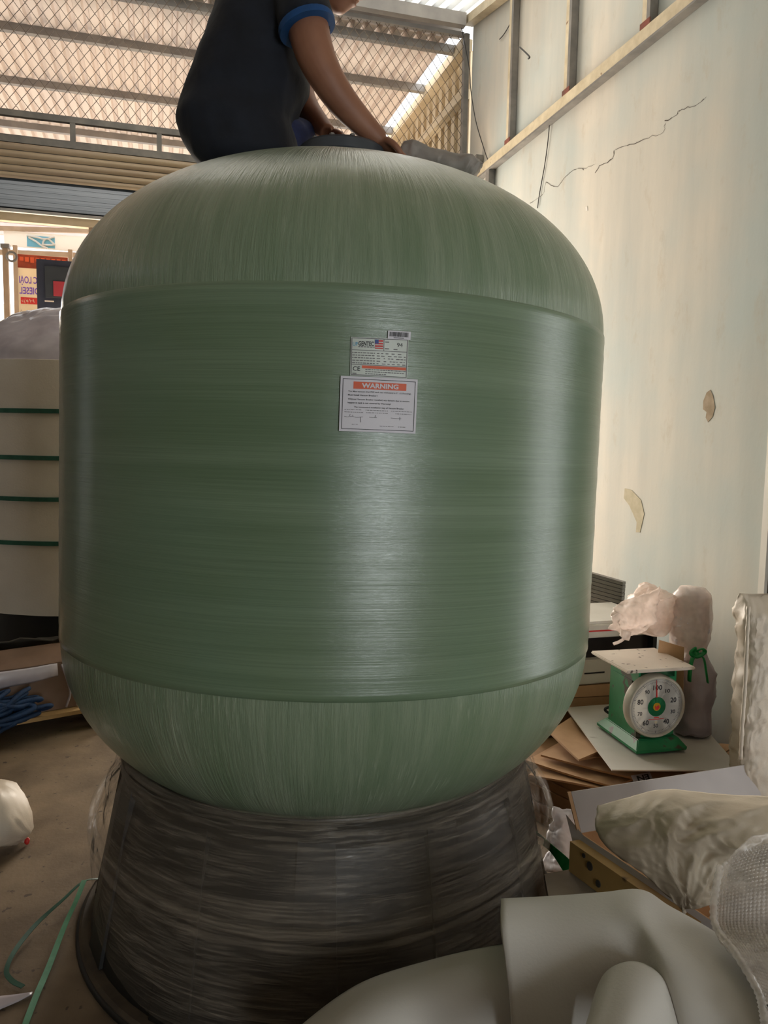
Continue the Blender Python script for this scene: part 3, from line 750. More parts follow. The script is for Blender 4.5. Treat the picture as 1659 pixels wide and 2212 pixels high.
# stretch film wound round the base: several overlapping hanging layers
FWD_A = math.atan2(CAM.y - BY, CAM.x - BX)                # direction of the camera from the axis
def film_layer(z_top, r_top, hem_front, hem_side, bulge, seed, phase, nm):
    NU, NV = 150, 26
    def f(u, v):
        t = FWD_A + (u - .5) * 2 * pi
        a = (t - FWD_A + pi) % (2 * pi) - pi
        side = min(1, abs(a) / (pi * .55))
        hem = hem_front + (hem_side - hem_front) * (side ** 1.6) + .02 * noise.noise(V((cos(t) * 2 + seed, sin(t) * 2, 0)))
        z = z_top + (hem - z_top) * v
        drop = (z_top - z)
        r = r_top + bulge * sin(min(1, drop / .16) * pi / 2) + .05 * drop
        # diagonal gathered folds
        k = noise.noise(V((cos(t) * 5 + seed, sin(t) * 5, z * 16 + a * phase)))
        k2 = 1 - 2 * abs(noise.noise(V((cos(t) * 2.2 - seed, sin(t) * 2.2, z * 34 + a * phase * 2.2))))
        amp = min(1, drop / .06)
        r += amp * (.014 * k + .009 * k2)
        rmin = .64 + max(0, .53 - z) * .205 + .008
        r = max(r, rmin if z < .52 else r)
        zz = z + amp * .006 * noise.noise(V((cos(t) * 7, sin(t) * 7 + seed, z * 20)))
        return at(r, t, max(zz, .04))
    mb = MB().grid(f, NU, NV)
    return obj(nm, mb, M['stretch'], tank, smooth=True, label='wrinkled clear stretch film')
film_layer(.585, .618, .30, .36, .035, 1.3, 5.0, 'stretch_film')
film_layer(.568, .626, .10, .33, .042, 6.1, -6.0, 'stretch_film')
film_layer(.40, .690, .035, .24, .018, 11.7, 4.0, 'stretch_film')
# the twisted cord of film at mid height and the tight roll along the upper edge
def cord(z0, dz, r0, rad, seed, a0=-2.2, a1=2.2, nm='film_cord'):
    pts = []
    for k in range(90):
        a = a0 + (a1 - a0) * k / 89; t = FWD_A + a
        z = z0 + dz * (abs(a) / 2.2) ** 1.5 + .008 * noise.noise(V((a * 2, seed, 0)))
        pts.append(at(r0 + .006 * noise.noise(V((a * 3, seed, 4))), t, z))
    obj(nm, MB().tube(pts, [rad * (1 + .5 * noise.noise(V((k * .2, seed, 0)))) for k in range(90)], 7), M['stretch'], tank, smooth=True)
cord(.575, .004, .634, .010, 2.0, -3.1, 3.1)
cord(.335, .075, .714, .014, 5.0)
cord(.30, .10, .722, .009, 8.0)

# ================================================================== LEFT SIDE
# second tank, wrapped in foam with plastic over the dome
c = P(205, 1100, 5.14); WX, WY = c.x, c.y
wt = thing('wrapped_tank', (WX, WY, 0), label='second tank wrapped in white foam with green straps', cat='tank')
def wr_r(r, z, t): return r + .012 * noise.noise(V((cos(t) * 3, sin(t) * 3, z * 3)))
obj('foam_wrap', MB().lathe([(.74, .445), (.80, .452), (.805, .7), (.80, 1.1), (.806, 1.5), (.80, 1.80), (.80, 1.90), (.77, 1.905)], 72, (WX, WY, 0), rfun=wr_r), M['foam_wrap'], wt, smooth=50)
for y in (888, 988, 1077, 1173):
    z = P(60, y, 4.36).z
    pr = [(.809, z - .013), (.817, z - .012), (.817, z + .012), (.809, z + .013)]
    obj('strap', MB().lathe(pr, 72, (WX, WY, 0), caps=False, rfun=lambda r, zz, t: r + .012 * noise.noise(V((cos(t) * 3, sin(t) * 3, zz * 3)))), M['dark_green_strap'], wt, smooth=40)
dome = [(.792 * cos(s) ** 1.0, 1.85 + .44 * sin(s) ** 1.0) for s in [pi/2 * k / 30 for k in range(30)]]
mb = MB().lathe(dome, 90, (WX, WY, 0)); crumple_grid(mb, .02, 5, 2, .012)
obj('plastic_cover', mb, M['white_plastic'], wt, smooth=True, label='crumpled hazy plastic over the dome')
obj('dark_base', MB().lathe([(.80, .0), (.78, .05), (.70, .43), (.73, .448)], 48, (WX, WY, 0)), M['black_plastic'], wt, smooth=30)

# pallet with a film-wrapped carton and blue rope in front of it
pa = thing('wooden_pallet', (-.9, 4.05, 0), label='low pale wooden pallet under the wrapped carton', cat='pallet')
pd = (onZ(165, 1533, .12) - onZ(0, 1562, .12)); pd.z = 0; pd.normalize(); pn = V((-pd.y, pd.x, 0))
po = onZ(0, 1562, .12); po.z = 0
def pal(a, b, z): return po + pd * a + pn * b + V((0, 0, z))
for k in range(4):
    b0 = .0 + k * .125
    mb = MB(); mb.prism([pal(-.95, b0, .095), pal(.53, b0, .095), pal(.53, b0 + .105, .095), pal(-.95, b0 + .105, .095)], (0, 0, .02)); obj('deck_board', mb, M['wood'], pa)
for a in (-.93, -.09, .44):
    mb = MB(); mb.prism([pal(a, .005, .0), pal(a + .085, .005, .0), pal(a + .085, .47, .0), pal(a, .47, .0)], (0, 0, .0945)); obj('bearer', mb, M['wood'], pa)

wc = thing('wrapped_carton', pal(-.3, .25, .116), label='brown carton wrapped in hazy film on the pallet', cat='carton')
mb = MB(); N = 16
def cart(u, v):      # u around, v up
    peri = [(-.85, .06), (.40, .06), (.40, .44), (-.85, .44)]
    q = u * 4; i = int(q) % 4; f = q - int(q); a, b = peri[i], peri[(i + 1) % 4]
    p = pal(a[0] + (b[0]-a[0]) * f, a[1] + (b[1]-a[1]) * f, .118 + .24 * v)
    return p + V((nz(p, 7), nz(p, 7, 4), 0)) * .012
mb.grid(cart, 48, 8); 
obj('side_walls', mb, M['carton_brown'], wc, smooth=40)
mb = MB().grid(lambda u, v: (lambda p: p + V((0, 0, .02 * nz(p, 6) + .03 * sin(pi * v))))(pal(-.85 + 1.25 * u, .06 + .38 * v, .352)), 24, 10); obj('film_top', mb, M['carton_brown'], wc, smooth=True)
mb = MB().grid(lambda u, v: (lambda p: p + V((nz(p, 9), nz(p, 9, 3), nz(p, 5, 1))) * .01)(pal(-.85 + 1.12 * u, .045 - .01 * sin(pi*v), .355 - (.11 - .05 * u * u) * v)), 30, 8, .002); obj('film_band', mb, M['white_plastic'], wc, smooth=True, label='white hazy film over the upper front')
for a in (.31, .36):
    mb = MB().tube(catmull([pal(a - .02, .042, .35), pal(a, .036, .28), pal(a + .015, .034, .2), pal(a - .005, .036, .13)], 5), .006, 5); obj('film_string', mb, M['white_plastic'], wc, smooth=True)

rp = thing('blue_rope', pal(-.32, -.02, .116), label='heap of blue nylon rope spilling over the pallet edge', cat='rope')
random.seed(11)
for k in range(15):
    lay = k / 14; ca = random.uniform(-.13, .10) * (1 - .5 * lay) - .01; ra0 = random.uniform(.09, .17) * (1 - .35 * lay); tl0 = random.uniform(-.5, .5); ph = random.uniform(0, 6)
    pts = []
    for i in range(16):
        t = 2 * pi * i / 16; ra = ra0 * (1 + .18 * sin(3 * t + ph))
        pts.append(pal(ca + ra * cos(t), -.012 + .042 * sin(t) + .01 * sin(2 * t + ph), .128 + .115 * lay + .014 * sin(t * 2 + ph) + tl0 * .05 * cos(t)))
    obj('loop', MB().tube(catmull(pts + [pts[0]], 3)[:-1], .0105, 7, True), M['blue_rope'], rp, smooth=True)
tail = [onZ(110, 1512, .16), pal(.06, -.06, .13), pal(-.02, -.05, .09), pal(-.03, -.06, .03), pal(-.08, -.12, .016), pal(-.22, -.2, .016), pal(-.5, -.22, .016)]
obj('tail', MB().tube(catmull(tail[1:], 6), .012, 7), M['blue_rope'], rp, smooth=True)
obj('tail', MB().tube(catmull([pal(-.6, -.055, .14), pal(-.25, -.075, .125), pal(.0, -.06, .15), pal(.14, -.05, .18), pal(.10, -.03, .21), pal(-.05, -.03, .24)], 6), .013, 7), M['blue_rope'], rp, smooth=True)

# folded plastic behind the carton
mb = MB().grid(lambda u, v: (lambda p: p + V((0, 0, .05 * ridged(p, 5, 3))))(pal(-.8 + 1.3 * u, .50 + .22 * v, .05 + .30 * (1 - v*.3))), 24, 8, .01)
obj('folded_sheet', mb, M['dirt'], label='dark crumpled sheeting behind the wrapped carton', cat='sheeting', smooth=True)

# white sack with red tie at the left edge
so = onZ(-35, 1835, 0)
sk = thing('white_sack', (so.x, so.y, 0), label='white sack with red tied corner on the floor at the left edge', cat='sack')
mb = MB(); rings = []
for i in range(36):
    s = i / 35; x = -.30 + .44 * s; e = max(0.03, (1 - abs(2 * s - 1) ** 3.2)) ** .5
    rings.append([V((so.x + x + .02 * sin(t), so.y + .19 * e * cos(t), .118 * e * (1 + .92 * sin(t)) + .012)) for t in [2*pi*k/60 for k in range(60)]])
mb.rings(rings); crumple_grid(mb, .012, 9, 1, .004); crumple_grid(mb, .006, 26, 4, .003); mb.v = [(x, y, max(z, .002)) for x, y, z in mb.v]
obj('bag', mb, M['sack'], sk, smooth=True)
tp = onZ(58, 1815, .02)
mb = MB().lathe([(.002, -.012), (.010, -.006), (.012, .004), (.006, .012), (.001, .014)], 8, (tp.x, tp.y, .016)); crumple_grid(mb, .004, 60)
obj('red_tie', mb, M['red'], sk, smooth=True)
obj('corner_ear', MB().tube([V((so.x + .125, so.y - .02, .045)), V((tp.x - .02, tp.y, .022)), V((tp.x, tp.y, .016))], [.022, .009, .005], 7), M['sack'], sk, smooth=True)

# green straps on the left floor
def strap(pts, wd, label, mt, th=.0016, group=None, lift=.003):
    q = catmull(pts, 10); mb = MB(); L = []
    for i, p in enumerate(q):
        t = (q[min(i+1, len(q)-1)] - q[max(i-1, 0)]).normalized(); s = V((-t.y, t.x, 0))
        if s.length < 1e-4: s = V((1, 0, 0))
        s.normalize(); tw = .25 * sin(i * .13)
        s = s * cos(tw) + V((0, 0, sin(tw)))
        L.append((p - s * wd / 2, p + s * wd / 2))
    lo = min(min(a.z, b.z) for a, b in L)
    rings = [[a, b, b + V((0, 0, th)), a + V((0, 0, th))] for a, b in L]
    mb.rings(rings); mb.v = [(x, y, max(z, lift if z < lift else z)) for x, y, z in mb.v]
    return obj('plastic_strap', mb, mt, label=label, cat='strap', smooth=60, group=group)
strap([onZ(220, 1898, .03), onZ(180, 1905, .05), onZ(135, 1945, .05), onZ(80, 1995, .03), onZ(35, 2050, .02), onZ(14, 2095, .012), onZ(25, 2118, .008), onZ(50, 2132, .006)], .013, 'dark green strap looping over the floor from the tank base', M['dark_green_strap'])
strap([onZ(182, 1902, .06), onZ(165, 1945, .05), onZ(140, 2000, .035), onZ(105, 2090, .02), onZ(75, 2160, .012), onZ(45, 2240, .006)], .016, 'pale green strap running to the bottom left corner', M['pale_green_strap'])
mb = MB().grid(lambda u, v: (lambda p: p + V((0, 0, .006 + .008 * abs(nz(p, 20)))))(onZ(-25 + 95 * u, 2180 - 28 * u + (v - .5) * 34 * (1 - u * .8), 0)), 10, 4, .002)
obj('paper_scrap', mb, M['white_plastic'], label='pale scrap of film on the floor at the bottom left', cat='scrap', smooth=True)

# ================================================================== RIGHT SIDE
# flattened cartons piled on the floor
def board(name, pts, z, th, mt, label, cat, group=None, dz=None, sub=None):
    """thin board through photo corners projected on height z (dz: per-corner height change)"""
    q = []
    for i, (x, y) in enumerate(pts):
        q.append(onZ(x, y, z + (dz[i] if dz else 0)))
    mb = MB().prism(q, (0, 0, -th))
    return obj(name, mb, mt, label=label, cat=cat, group=group)
G1 = 'flattened cartons under the scale'
bun = thing('carton_bundle', (1.75, 2.75, 0), label='thick bundle of flattened cartons lowest in the pile under the scale', cat='cardboard', group=G1)
for k in range(6):
    z = .001 + k * .036; o = .012 * (k % 3)
    obj('sheet', MB().prism([(1.37 + o, 2.72, z), (1.62 - o, 2.14 + o, z), (2.27, 2.16, z), (2.28, 3.2, z), (1.55, 3.22, z)], (0, 0, .034)), M['kraft_dark'], bun)
zb = .222
def bent(name, pts, zs, mt, label, group=G1, th=.007, cat='cardboard', lump=.012, seed=0):
    """slightly sagging sheet from four photo corners with their own heights"""
    q = [onZ(x, y, z) for (x, y), z in zip(pts, zs)]
    def f(u, v):
        p = (q[0] * (1-u) + q[1] * u) * (1-v) + (q[3] * (1-u) + q[2] * u) * v
        return p + V((0, 0, lump * nz(p, 3, seed) - lump * 1.2 * sin(pi * u) * sin(pi * v)))
    mb = MB().grid(f, 14, 10, th)
    return obj(name, mb, mt, label=label, cat=cat, group=group, smooth=40)
bent('cardboard_sheet', [(1142, 1676), (1250, 1590), (1560, 1640), (1372, 1722)], [.245, .24, .24, .242], M['kraft'], 'lowest brown cardboard sheet jutting out beside the tank', seed=1)
bent('cardboard_sheet', [(1136, 1648), (1240, 1590), (1560, 1610), (1330, 1702)], [.262, .26, .26, .262], M['kraft'], 'second brown cardboard sheet from the bottom of the pile', seed=2)
bent('cardboard_sheet', [(1168, 1632), (1250, 1585), (1590, 1612), (1442, 1700)], [.285, .285, .28, .28], M['kraft'], 'brown cardboard sheet bearing the white sticker', seed=3)
cs = bent('cardboard_sheet', [(1186, 1586), (1245, 1545), (1450, 1560), (1250, 1645)], [.325, .32, .31, .318], M['kraft'], 'folded brown cardboard flap poking out under the white board', seed=4)
bent('cardboard_sheet', [(1250, 1645), (1340, 1598), (1440, 1600), (1300, 1632)], [.312, .31, .31, .31], M['kraft'], 'small cardboard flap fold below the white board', seed=5)
# sticker with EN on the third sheet
q = [onZ(x, y, .292) for x, y in ((1363, 1676), (1404, 1668), (1412, 1688), (1372, 1697))]
st = obj('paper_sticker', MB().prism(q, (0, 0, .0012)), M['paper'], label='white sticker reading EN on the brown cardboard', cat='sticker')
def sfn(x, y): return (q[0]*(1-x)+q[1]*x)*(1-y) + (q[3]*(1-x)+q[2]*x)*y + V((0, 0, .002))
mb = MB(); put_text(mb, 'EN', 0, 0, .55, lambda x, y: sfn(.86 - x, .2 + y), .62, bold=.03); obj('lettering', mb, M['ink'], st)

wb = bent('white_board', [(1222, 1528), (1322, 1662), (1604, 1666), (1470, 1508)], [.345, .345, .342, .342], M['white_card'], 'dirty white board lying under the green dial scale', group=None, cat='board', lump=.004, th=.005)

# ---- dial scale
sb = onZ(1400, 1600, .352)
ang = math.atan2(RGT.y, RGT.x)
SR = Matrix.Translation(V((1.785, 2.515, .352))) @ Matrix.Rotation(radians(-2.6), 4, 'Z')
ds = thing('dial_scale', (0, 0, 0), label='green mechanical dial scale with square tin platform', cat='scale', mtx=SR)
# local: -y faces front (dial side), x to the right, z up
def frus(a0, b0, z0, a1, b1, z1, ya0=None):
    return [[V((-a0, -b0, z0)), V((a0, -b0, z0)), V((a0, b0, z0)), V((-a0, b0, z0))], [V((-a1, -b1, z1)), V((a1, -b1, z1)), V((a1, b1, z1)), V((-a1, b1, z1))]]
obj('base', MB().rings(frus(.106, .148, 0, .106, .148, .012) + frus(.106, .148, .012, .085, .118, .042)), M['scale_green'], ds, local=True, bevel=.003)
mb = MB()
mb.box((-.080, -.095, .0425), (-.072, .105, .295)); mb.box((.072, -.095, .0425), (.080, .105, .295)); mb.box((-.072, .097, .0425), (.072, .105, .295)); mb.box((-.072, -.095, .0425), (.072, -.088, .27)); mb.box((-.072, -.088, .255), (.072, .097, .27))
obj('housing', mb, M['scale_green'], ds, local=True)
for s in (-1, 1):
    obj('side_panel', MB().prism([(s * .0805, -.06, .08), (s * .0805, .08, .08), (s * .0805, .08, .25), (s * .0805, -.06, .25)], (s * .005, 0, 0)), M['scale_green'], ds, local=True)
    obj('bracket', MB().box((s * .075 - .008, -.05, .2955), (s * .075 + .008, .06, .311)), M['cream_steel'], ds, local=True)
obj('spindle', MB().lathe([(.03, .271), (.03, .305), (.05, .308), (.05, .3115)], 16), M['grey_steel'], ds, local=True)
obj('cross_bar', MB().box((-.09, -.02, .3115), (.09, .05, .3165)), M['grey_steel'], ds, local=True)
pf = MB(); pf.box((-.178, -.175, .317), (.104, .092, .329)); 
obj('platform', pf, M['platform'], ds, local=True, bevel=.004)
# dial: cylinder along -y
DR, DZ, DX = .119, .172, -.024
def dl(r, a, y): return V((DX + r * sin(a), y, DZ + r * cos(a)))
mb = MB(); mb.rings([[dl(r, 2*pi*k/48, y) for k in range(48)] for r, y in ((DR - .012, -.094), (DR, -.10), (DR, -.135), (DR - .004, -.141), (DR - .010, -.141), (DR - .012, -.136))], caps=False)
obj('dial_rim', mb, M['chrome'], ds, local=True, smooth=40)
df = obj('dial_face', MB().rings([[dl(r, 2*pi*k/48, -.1345) for k in range(48)] for r in (.004, DR - .0115)]), M['dial_white'], ds, local=True)
dfn = lambda x, y: V((DX + x * .94, -.1352, DZ + y * .94))
for k, s in enumerate(['100', '10', '20', '30', '40', '50', '60', '70', '80', '90']):
    a = 2 * pi * k / 10; big = s in ('100', '20', '40', '60', '80'); R_ = .077 if s != '100' else .078
    hh = .020 if big else .0155
    mb = MB(); put_text(mb, s, R_ * sin(a), R_ * cos(a) - hh / 2, hh, dfn, (.0125 if big else .0098) * len(s) * 1.05, 'C', bold=.022)
    obj('numeral', mb, M['ink'], df, local=True)
mb = MB()
for k in range(100):
    a = 2 * pi * k / 100; r0, r1, hw = .092, .097 if k % 10 else .1005, .0006 if k % 5 else .0011
    t = V((cos(a), 0, -sin(a))); 
    pts = [dl(r0, a, -.1352) - t * hw, dl(r0, a, -.1352) + t * hw, dl(r1, a, -.1352) + t * hw, dl(r1, a, -.1352) - t * hw]
    mb.add(pts, [(0, 1, 2, 3)])
obj('tick_marks', mb, M['faint_ink'], df, local=True)
mb = MB(); 
for r0, w_ in ((.1025, .0008),):
    mb.rings([[dl(r, 2*pi*k/48, -.1352) for k in range(48)] for r in (r0, r0 + w_)], caps=False)
obj('dial_ring_line', mb, M['faint_ink'], df, local=True)
mb = MB(); mb.rings([[dl(r, 2*pi*k/32, -.1356) for k in range(32)] for r in (.0005, .037)]); obj('green_disc', mb, M['scale_green'], df, local=True)
mb = MB(); mb.rings([[dl(r, 2*pi*k/32, -.1362) for k in range(32)] for r in (.0005, .0155)]); obj('yellow_disc', mb, M['yellow'], df, local=True)
mb = MB(); mb.prism([dfn(x, y) + V((0, -.0016, 0)) for x, y in ((-.010, .008), (-.004, -.001), (.001, .004), (.009, .006), (.011, -.004), (.004, -.013), (-.004, -.012), (-.008, -.004))], (0, .0004, 0)); obj('red_emblem', mb, M['red'], df, local=True)
mb = MB(); put_rect(mb, -.034, -.052, .034, -.0495, dfn, 2); obj('red_print', mb, M['red'], df, local=True)
mb = MB(); put_rect(mb, -.010, -.046, .012, -.042, dfn, 1); obj('red_print', mb, M['red'], df, local=True)
mb = MB(); put_rect(mb, -.006, -.068, .006, -.058, dfn, 1); obj('stamp', mb, M['peel_pale'], df, local=True)
mb = MB(); na = radians(-4); mb.prism([dl(.036, na, -.1375) + V((-.0028, 0, 0)), dl(.036, na, -.1375) + V((.0028, 0, 0)), dl(.103, na, -.1375) + V((.0006, 0, 0)), dl(.103, na, -.1375) + V((-.0006, 0, 0))], (0, .0008, 0)); obj('needle', mb, M['red'], ds, local=True)

# things behind the scale
ap = thing('white_appliance', (1.85, 3.1, .235), label='white front panel appliance with dark window behind the scale', cat='appliance')
def apb(nm, x0, z0, x1, z1, y0, y1, mt, b=0, lb=None): return obj(nm, MB().box((x0, y0, z0), (x1, y1, z1)), mt, ap, bevel=b, label=lb)
a0 = P(1225, 1480, 3.35); zt0, zt1, zt2, zt3 = P(1300, 1342, 3.35).z, P(1300, 1376, 3.35).z, P(1300, 1428, 3.35).z, P(1300, 1482, 3.35).z
bxx = 2.12
apb('base_drawer', 1.60, zt3, bxx, zt2, 2.90, 3.25, M['appliance'], .006)
apb('dark_window', 1.62, zt2 + .001, bxx - .02, zt1 - .001, 2.94, 3.25, M['dark_void'], 0, 'dark recessed window')
apb('top_slab', 1.60, zt1, bxx, zt0 - .012, 2.88, 3.25, M['appliance'], .004)
apb('red_line', 1.60, zt1 + .028, bxx, zt1 + .034, 2.8775, 2.8798, M['red'])
apb('lid', 1.62, zt0 - .0115, bxx - .02, zt0, 2.90, 3.24, M['white_card'])
apb('slot', 1.76, zt3 + .048, 1.86, zt3 + .054, 2.8985, 2.8998, M['dark_void'])
apb('door_post', bxx - .019, zt2 + .001, bxx, zt1 - .001, 2.90, 3.25, M['black_plastic'])
# cartons carrying it
zc = .222
for k in range(4):
    z = zc + .002 + k * (zt3 - zc - .004) / 4
    obj('cardboard_sheet', MB().prism([(1.50 + .015 * (k % 2), 2.90 + .008 * k, z), (2.08 - .02 * k, 2.885, z), (2.14, 2.96, z), (2.14, 3.20, z), (1.5, 3.20, z)], (0, 0, (zt3 - zc - .004) / 4 - .003)), M['kraft_dark' if k < 3 else 'kraft'],
        label=['lowest worn cardboard slab under the white appliance', 'second worn cardboard slab under the white appliance', 'third worn cardboard slab under the white appliance', 'top light cardboard slab under the white appliance'][k], cat='cardboard', group='cardboard under the appliance')
# stack of dark steel profiles leaning behind
sl = thing('steel_profile_stack', (1.9, 3.4, 0), label='stack of dark steel profiles behind the plastic bags', cat='steel profiles')
tl_, tr_, br_, bl_ = P(1232, 1222, 3.98), P(1352, 1256, 3.82), P(1345, 1352, 3.82), P(1232, 1325, 3.98)
pc = MB(); 
for k in range(12):
    v0, v1 = k / 12, (k + .86) / 12
    A = tl_.lerp(bl_, v0); B = tr_.lerp(br_, v0); C_ = tr_.lerp(br_, v1); D = tl_.lerp(bl_, v1)
    mb = MB().prism([A, B, C_, D], (B - A).cross(D - A).normalized() * -.05)
    s_ = obj('profile', mb, M['dark_slat'], sl)
    for e in (.2, .55, .85):
        p = A.lerp(B, e).lerp(D.lerp(C_, e), .5); mb2 = MB(); nn = (B - A).cross(D - A).normalized()
        mb2.prism([p + nn * .001 + V((.004 * cos(t), 0, .004 * sin(t))) for t in [pi/3*i for i in range(6)]], nn * .003)
        if k % 2 == 0: obj('rivet', mb2, M['chrome'], s_)
obj('support_frame', MB().box((1.95, 3.30, 0), (2.25, 3.6, .55)), M['dirt'], sl)

# bags ------------------------------------------------------------
def blob(c, rx, ry, rz, amp, s, seed, amp2=0, nu=40, nv=26, sq=2.4):
    mb = MB(); rings = []
    for i in range(1, nv):
        f = pi * i / nv; zz = -cos(f); rr = sin(f)
        zz = abs(zz) ** (2/sq) * (1 if zz > 0 else -1); rr = rr ** (2/sq)
        rings.append([V((c[0] + rx * rr * cos(2*pi*k/nu), c[1] + ry * rr * sin(2*pi*k/nu), c[2] + rz * zz)) for k in range(nu)])
    mb.rings(rings); return crumple_grid(mb, amp, s, seed, amp2)
b1 = thing('plastic_bag', P(1410, 1390, 3.12), label='crumpled clear plastic bag heaped on the appliance', cat='plastic bag', group='clear plastic bags')
obj('body', blob(P(1405, 1318, 3.1), .105, .10, .115, .055, 7, 3, .012, 60, 40, 2.1), M['plastic_bag'], b1, smooth=True)
obj('inner_layer', blob(P(1402, 1312, 3.1), .07, .07, .085, .05, 8, 7, .012, 44, 30, 2.1), M['plastic_bag'], b1, smooth=True)
ctrl = [[P(1308, 1330, 2.92), P(1345, 1305, 2.95), P(1385, 1290, 3.0), P(1420, 1270, 3.0)], [P(1318, 1345, 2.88), P(1350, 1335, 2.9), P(1385, 1325, 2.93), P(1425, 1310, 2.95)], [P(1312, 1362, 2.86), P(1345, 1358, 2.87), P(1370, 1355, 2.9), P(1410, 1350, 2.92)], [P(1330, 1368, 2.86), P(1350, 1372, 2.86), P(1372, 1374, 2.87), P(1395, 1368, 2.9)]]
f_, U, W_ = surf(ctrl, 8, 8); mb = MB().grid(f_, U, W_, .003); crumple_grid(mb, .02, 14, 2, .008); obj('loose_flap', mb, M['plastic_bag'], b1, smooth=True)
obj('knotted_tail', MB().tube(catmull([P(1352, 1362, 2.84), P(1348, 1378, 2.84), P(1338, 1386, 2.84), P(1325, 1391, 2.84)], 5), [.02] * 6 + [.006] * 10, 7), M['plastic_bag'], b1, smooth=True)
b2 = thing('plastic_bag', P(1490, 1400, 3.05), label='upright rolled clear plastic bag against the wall', cat='plastic bag', group='clear plastic bags')
cc = P(1492, 1332, 3.06)
mb = MB(); rings = []
for i in range(24):
    s = i / 23; z = cc.z - .165 + .285 * s; r = .080 * (1 - .25 * abs(2*s-1)**4) * (1 if s < .9 else 1 - (s-.9)*2.5)
    rings.append([V((cc.x + r * cos(t), cc.y + r * sin(t), z)) for t in [2*pi*k/44 for k in range(44)]])
mb.rings(rings); crumple_grid(mb, .016, 8, 4, .006); obj('body', mb, M['plastic_bag'], b2, smooth=True)
mb = MB(); rings = [[cc + (p - cc) * .84 for p in r] for r in rings]; mb.rings(rings); crumple_grid(mb, .014, 14, 9, .01); obj('inner_roll', mb, M['white_bag'], b2, smooth=True)
b3 = thing('tied_sack', P(1500, 1530, 2.9), label='hazy plastic sack with green ribbon below the rolled bag', cat='sack')
cc = P(1500, 1462, 3.06); zlo = .349
mb = MB(); rings = []
for i in range(22):
    s = i / 21; z = zlo + (cc.z + .115 - zlo) * s; r = .082 * (1 if s < .72 else 1 - (s - .72) * 1.9) * (.9 + .1 * sin(pi * s))
    rings.append([V((cc.x + r * cos(t), cc.y + r * sin(t) * .9, z)) for t in [2*pi*k/36 for k in range(36)]])
mb.rings(rings); crumple_grid(mb, .014, 11, 6, .006); mb.v = [(x, y, max(z, zlo)) for x, y, z in mb.v]; obj('body', mb, M['white_plastic'], b3, smooth=True)
kn = P(1502, 1410, 2.94)
for pts in ([(0, 0, 0), (.03, -.01, -.02), (.045, -.01, -.07), (.06, -.005, -.12)], [(0, 0, 0), (-.025, -.012, -.03), (-.03, -.012, -.08), (-.02, 0, -.11)], [(0, 0, 0), (.012, -.02, .02), (.03, -.015, .005), (.0, -.01, -.012), (-.03, -.01, .004), (-.012, -.012, .02), (0, 0, 0)]):
    obj('ribbon', MB().tube(catmull([kn + V(p) for p in pts], 6), .0085, 6, flat=.45), M['green_strap'], b3, smooth=True)
obj('knot', blob(kn, .014, .012, .014, .004, 40, 1, 0, 12, 8), M['green_strap'], b3, smooth=True)

# cardboard offcut standing behind the scale
q = [P(1424, 1382, 3.02), P(1478, 1398, 2.98), P(1476, 1505, 2.98), P(1415, 1495, 3.02)]
mb = MB().prism(q, (q[1] - q[0]).cross(q[3] - q[0]).normalized() * -.006); obj('cardboard_offcut', mb, M['kraft'], label='upright cardboard offcut standing just behind the scale platform', cat='cardboard')
# black cable on the board
cz = .356
pts = [onZ(1372, 1553, cz + .01), onZ(1330, 1546, cz), onZ(1308, 1535, cz + .02), onZ(1314, 1528, cz + .03), onZ(1345, 1522, cz + .02), onZ(1420, 1522, cz), onZ(1480, 1524, cz), onZ(1510, 1530, cz + .01), onZ(1512, 1542, cz + .01), onZ(1490, 1550, cz)]
obj('black_cable', MB().tube(catmull(pts, 8), .006, 7), M['black_line'], label='black cable looping round the back of the scale', cat='cable', smooth=True)

# tall sack at the right edge
c0 = P(1676, 1640, 2.52); c1 = P(1674, 1288, 2.56)
ts = thing('standing_sack', (c0.x, c0.y, .23), label='tall silvery white sack standing at the right edge', cat='sack')
mb = MB(); rings = []
for i in range(70):
    s = i / 69; p = V((c0.x, c0.y, .24)).lerp(V((c1.x, c1.y, c1.z)), s)
    hw = .125 * (1 - .10 * s) * (1 - .25 * max(0, .1 - s) / .1); hd = .085 * (1 - .25 * s) if s < .93 else .085 * (.75 - (s - .93) * 9.5)
    ring = []
    for k in range(110):
        t = 2 * pi * k / 110; cx_, sy_ = cos(t), sin(t)
        e = .35
        x = hw * math.copysign(abs(cx_) ** e, cx_); y = hd * math.copysign(abs(sy_) ** e, sy_)
        ring.append(p + RGT.normalized() * x + _h * y)
    rings.append(ring)
mb.rings(rings); crumple_grid(mb, .012, 7, 8, .004); crumple_grid(mb, .008, 22, 3, .005); mb.v = [(x, y, max(z, .236)) for x, y, z in mb.v]
obj('bag', mb, M['sack'], ts, smooth=True)
mb = MB().tube(catmull([P(1617, 1310, 2.435), P(1614, 1380, 2.425), P(1610, 1470, 2.415), P(1604, 1560, 2.41), P(1600, 1640, 2.41)], 10), [.006 + .003 * noise.noise(V((k * .5, 0, 0))) for k in range(41)], 6); obj('seam', mb, M['sack'], ts, smooth=True)

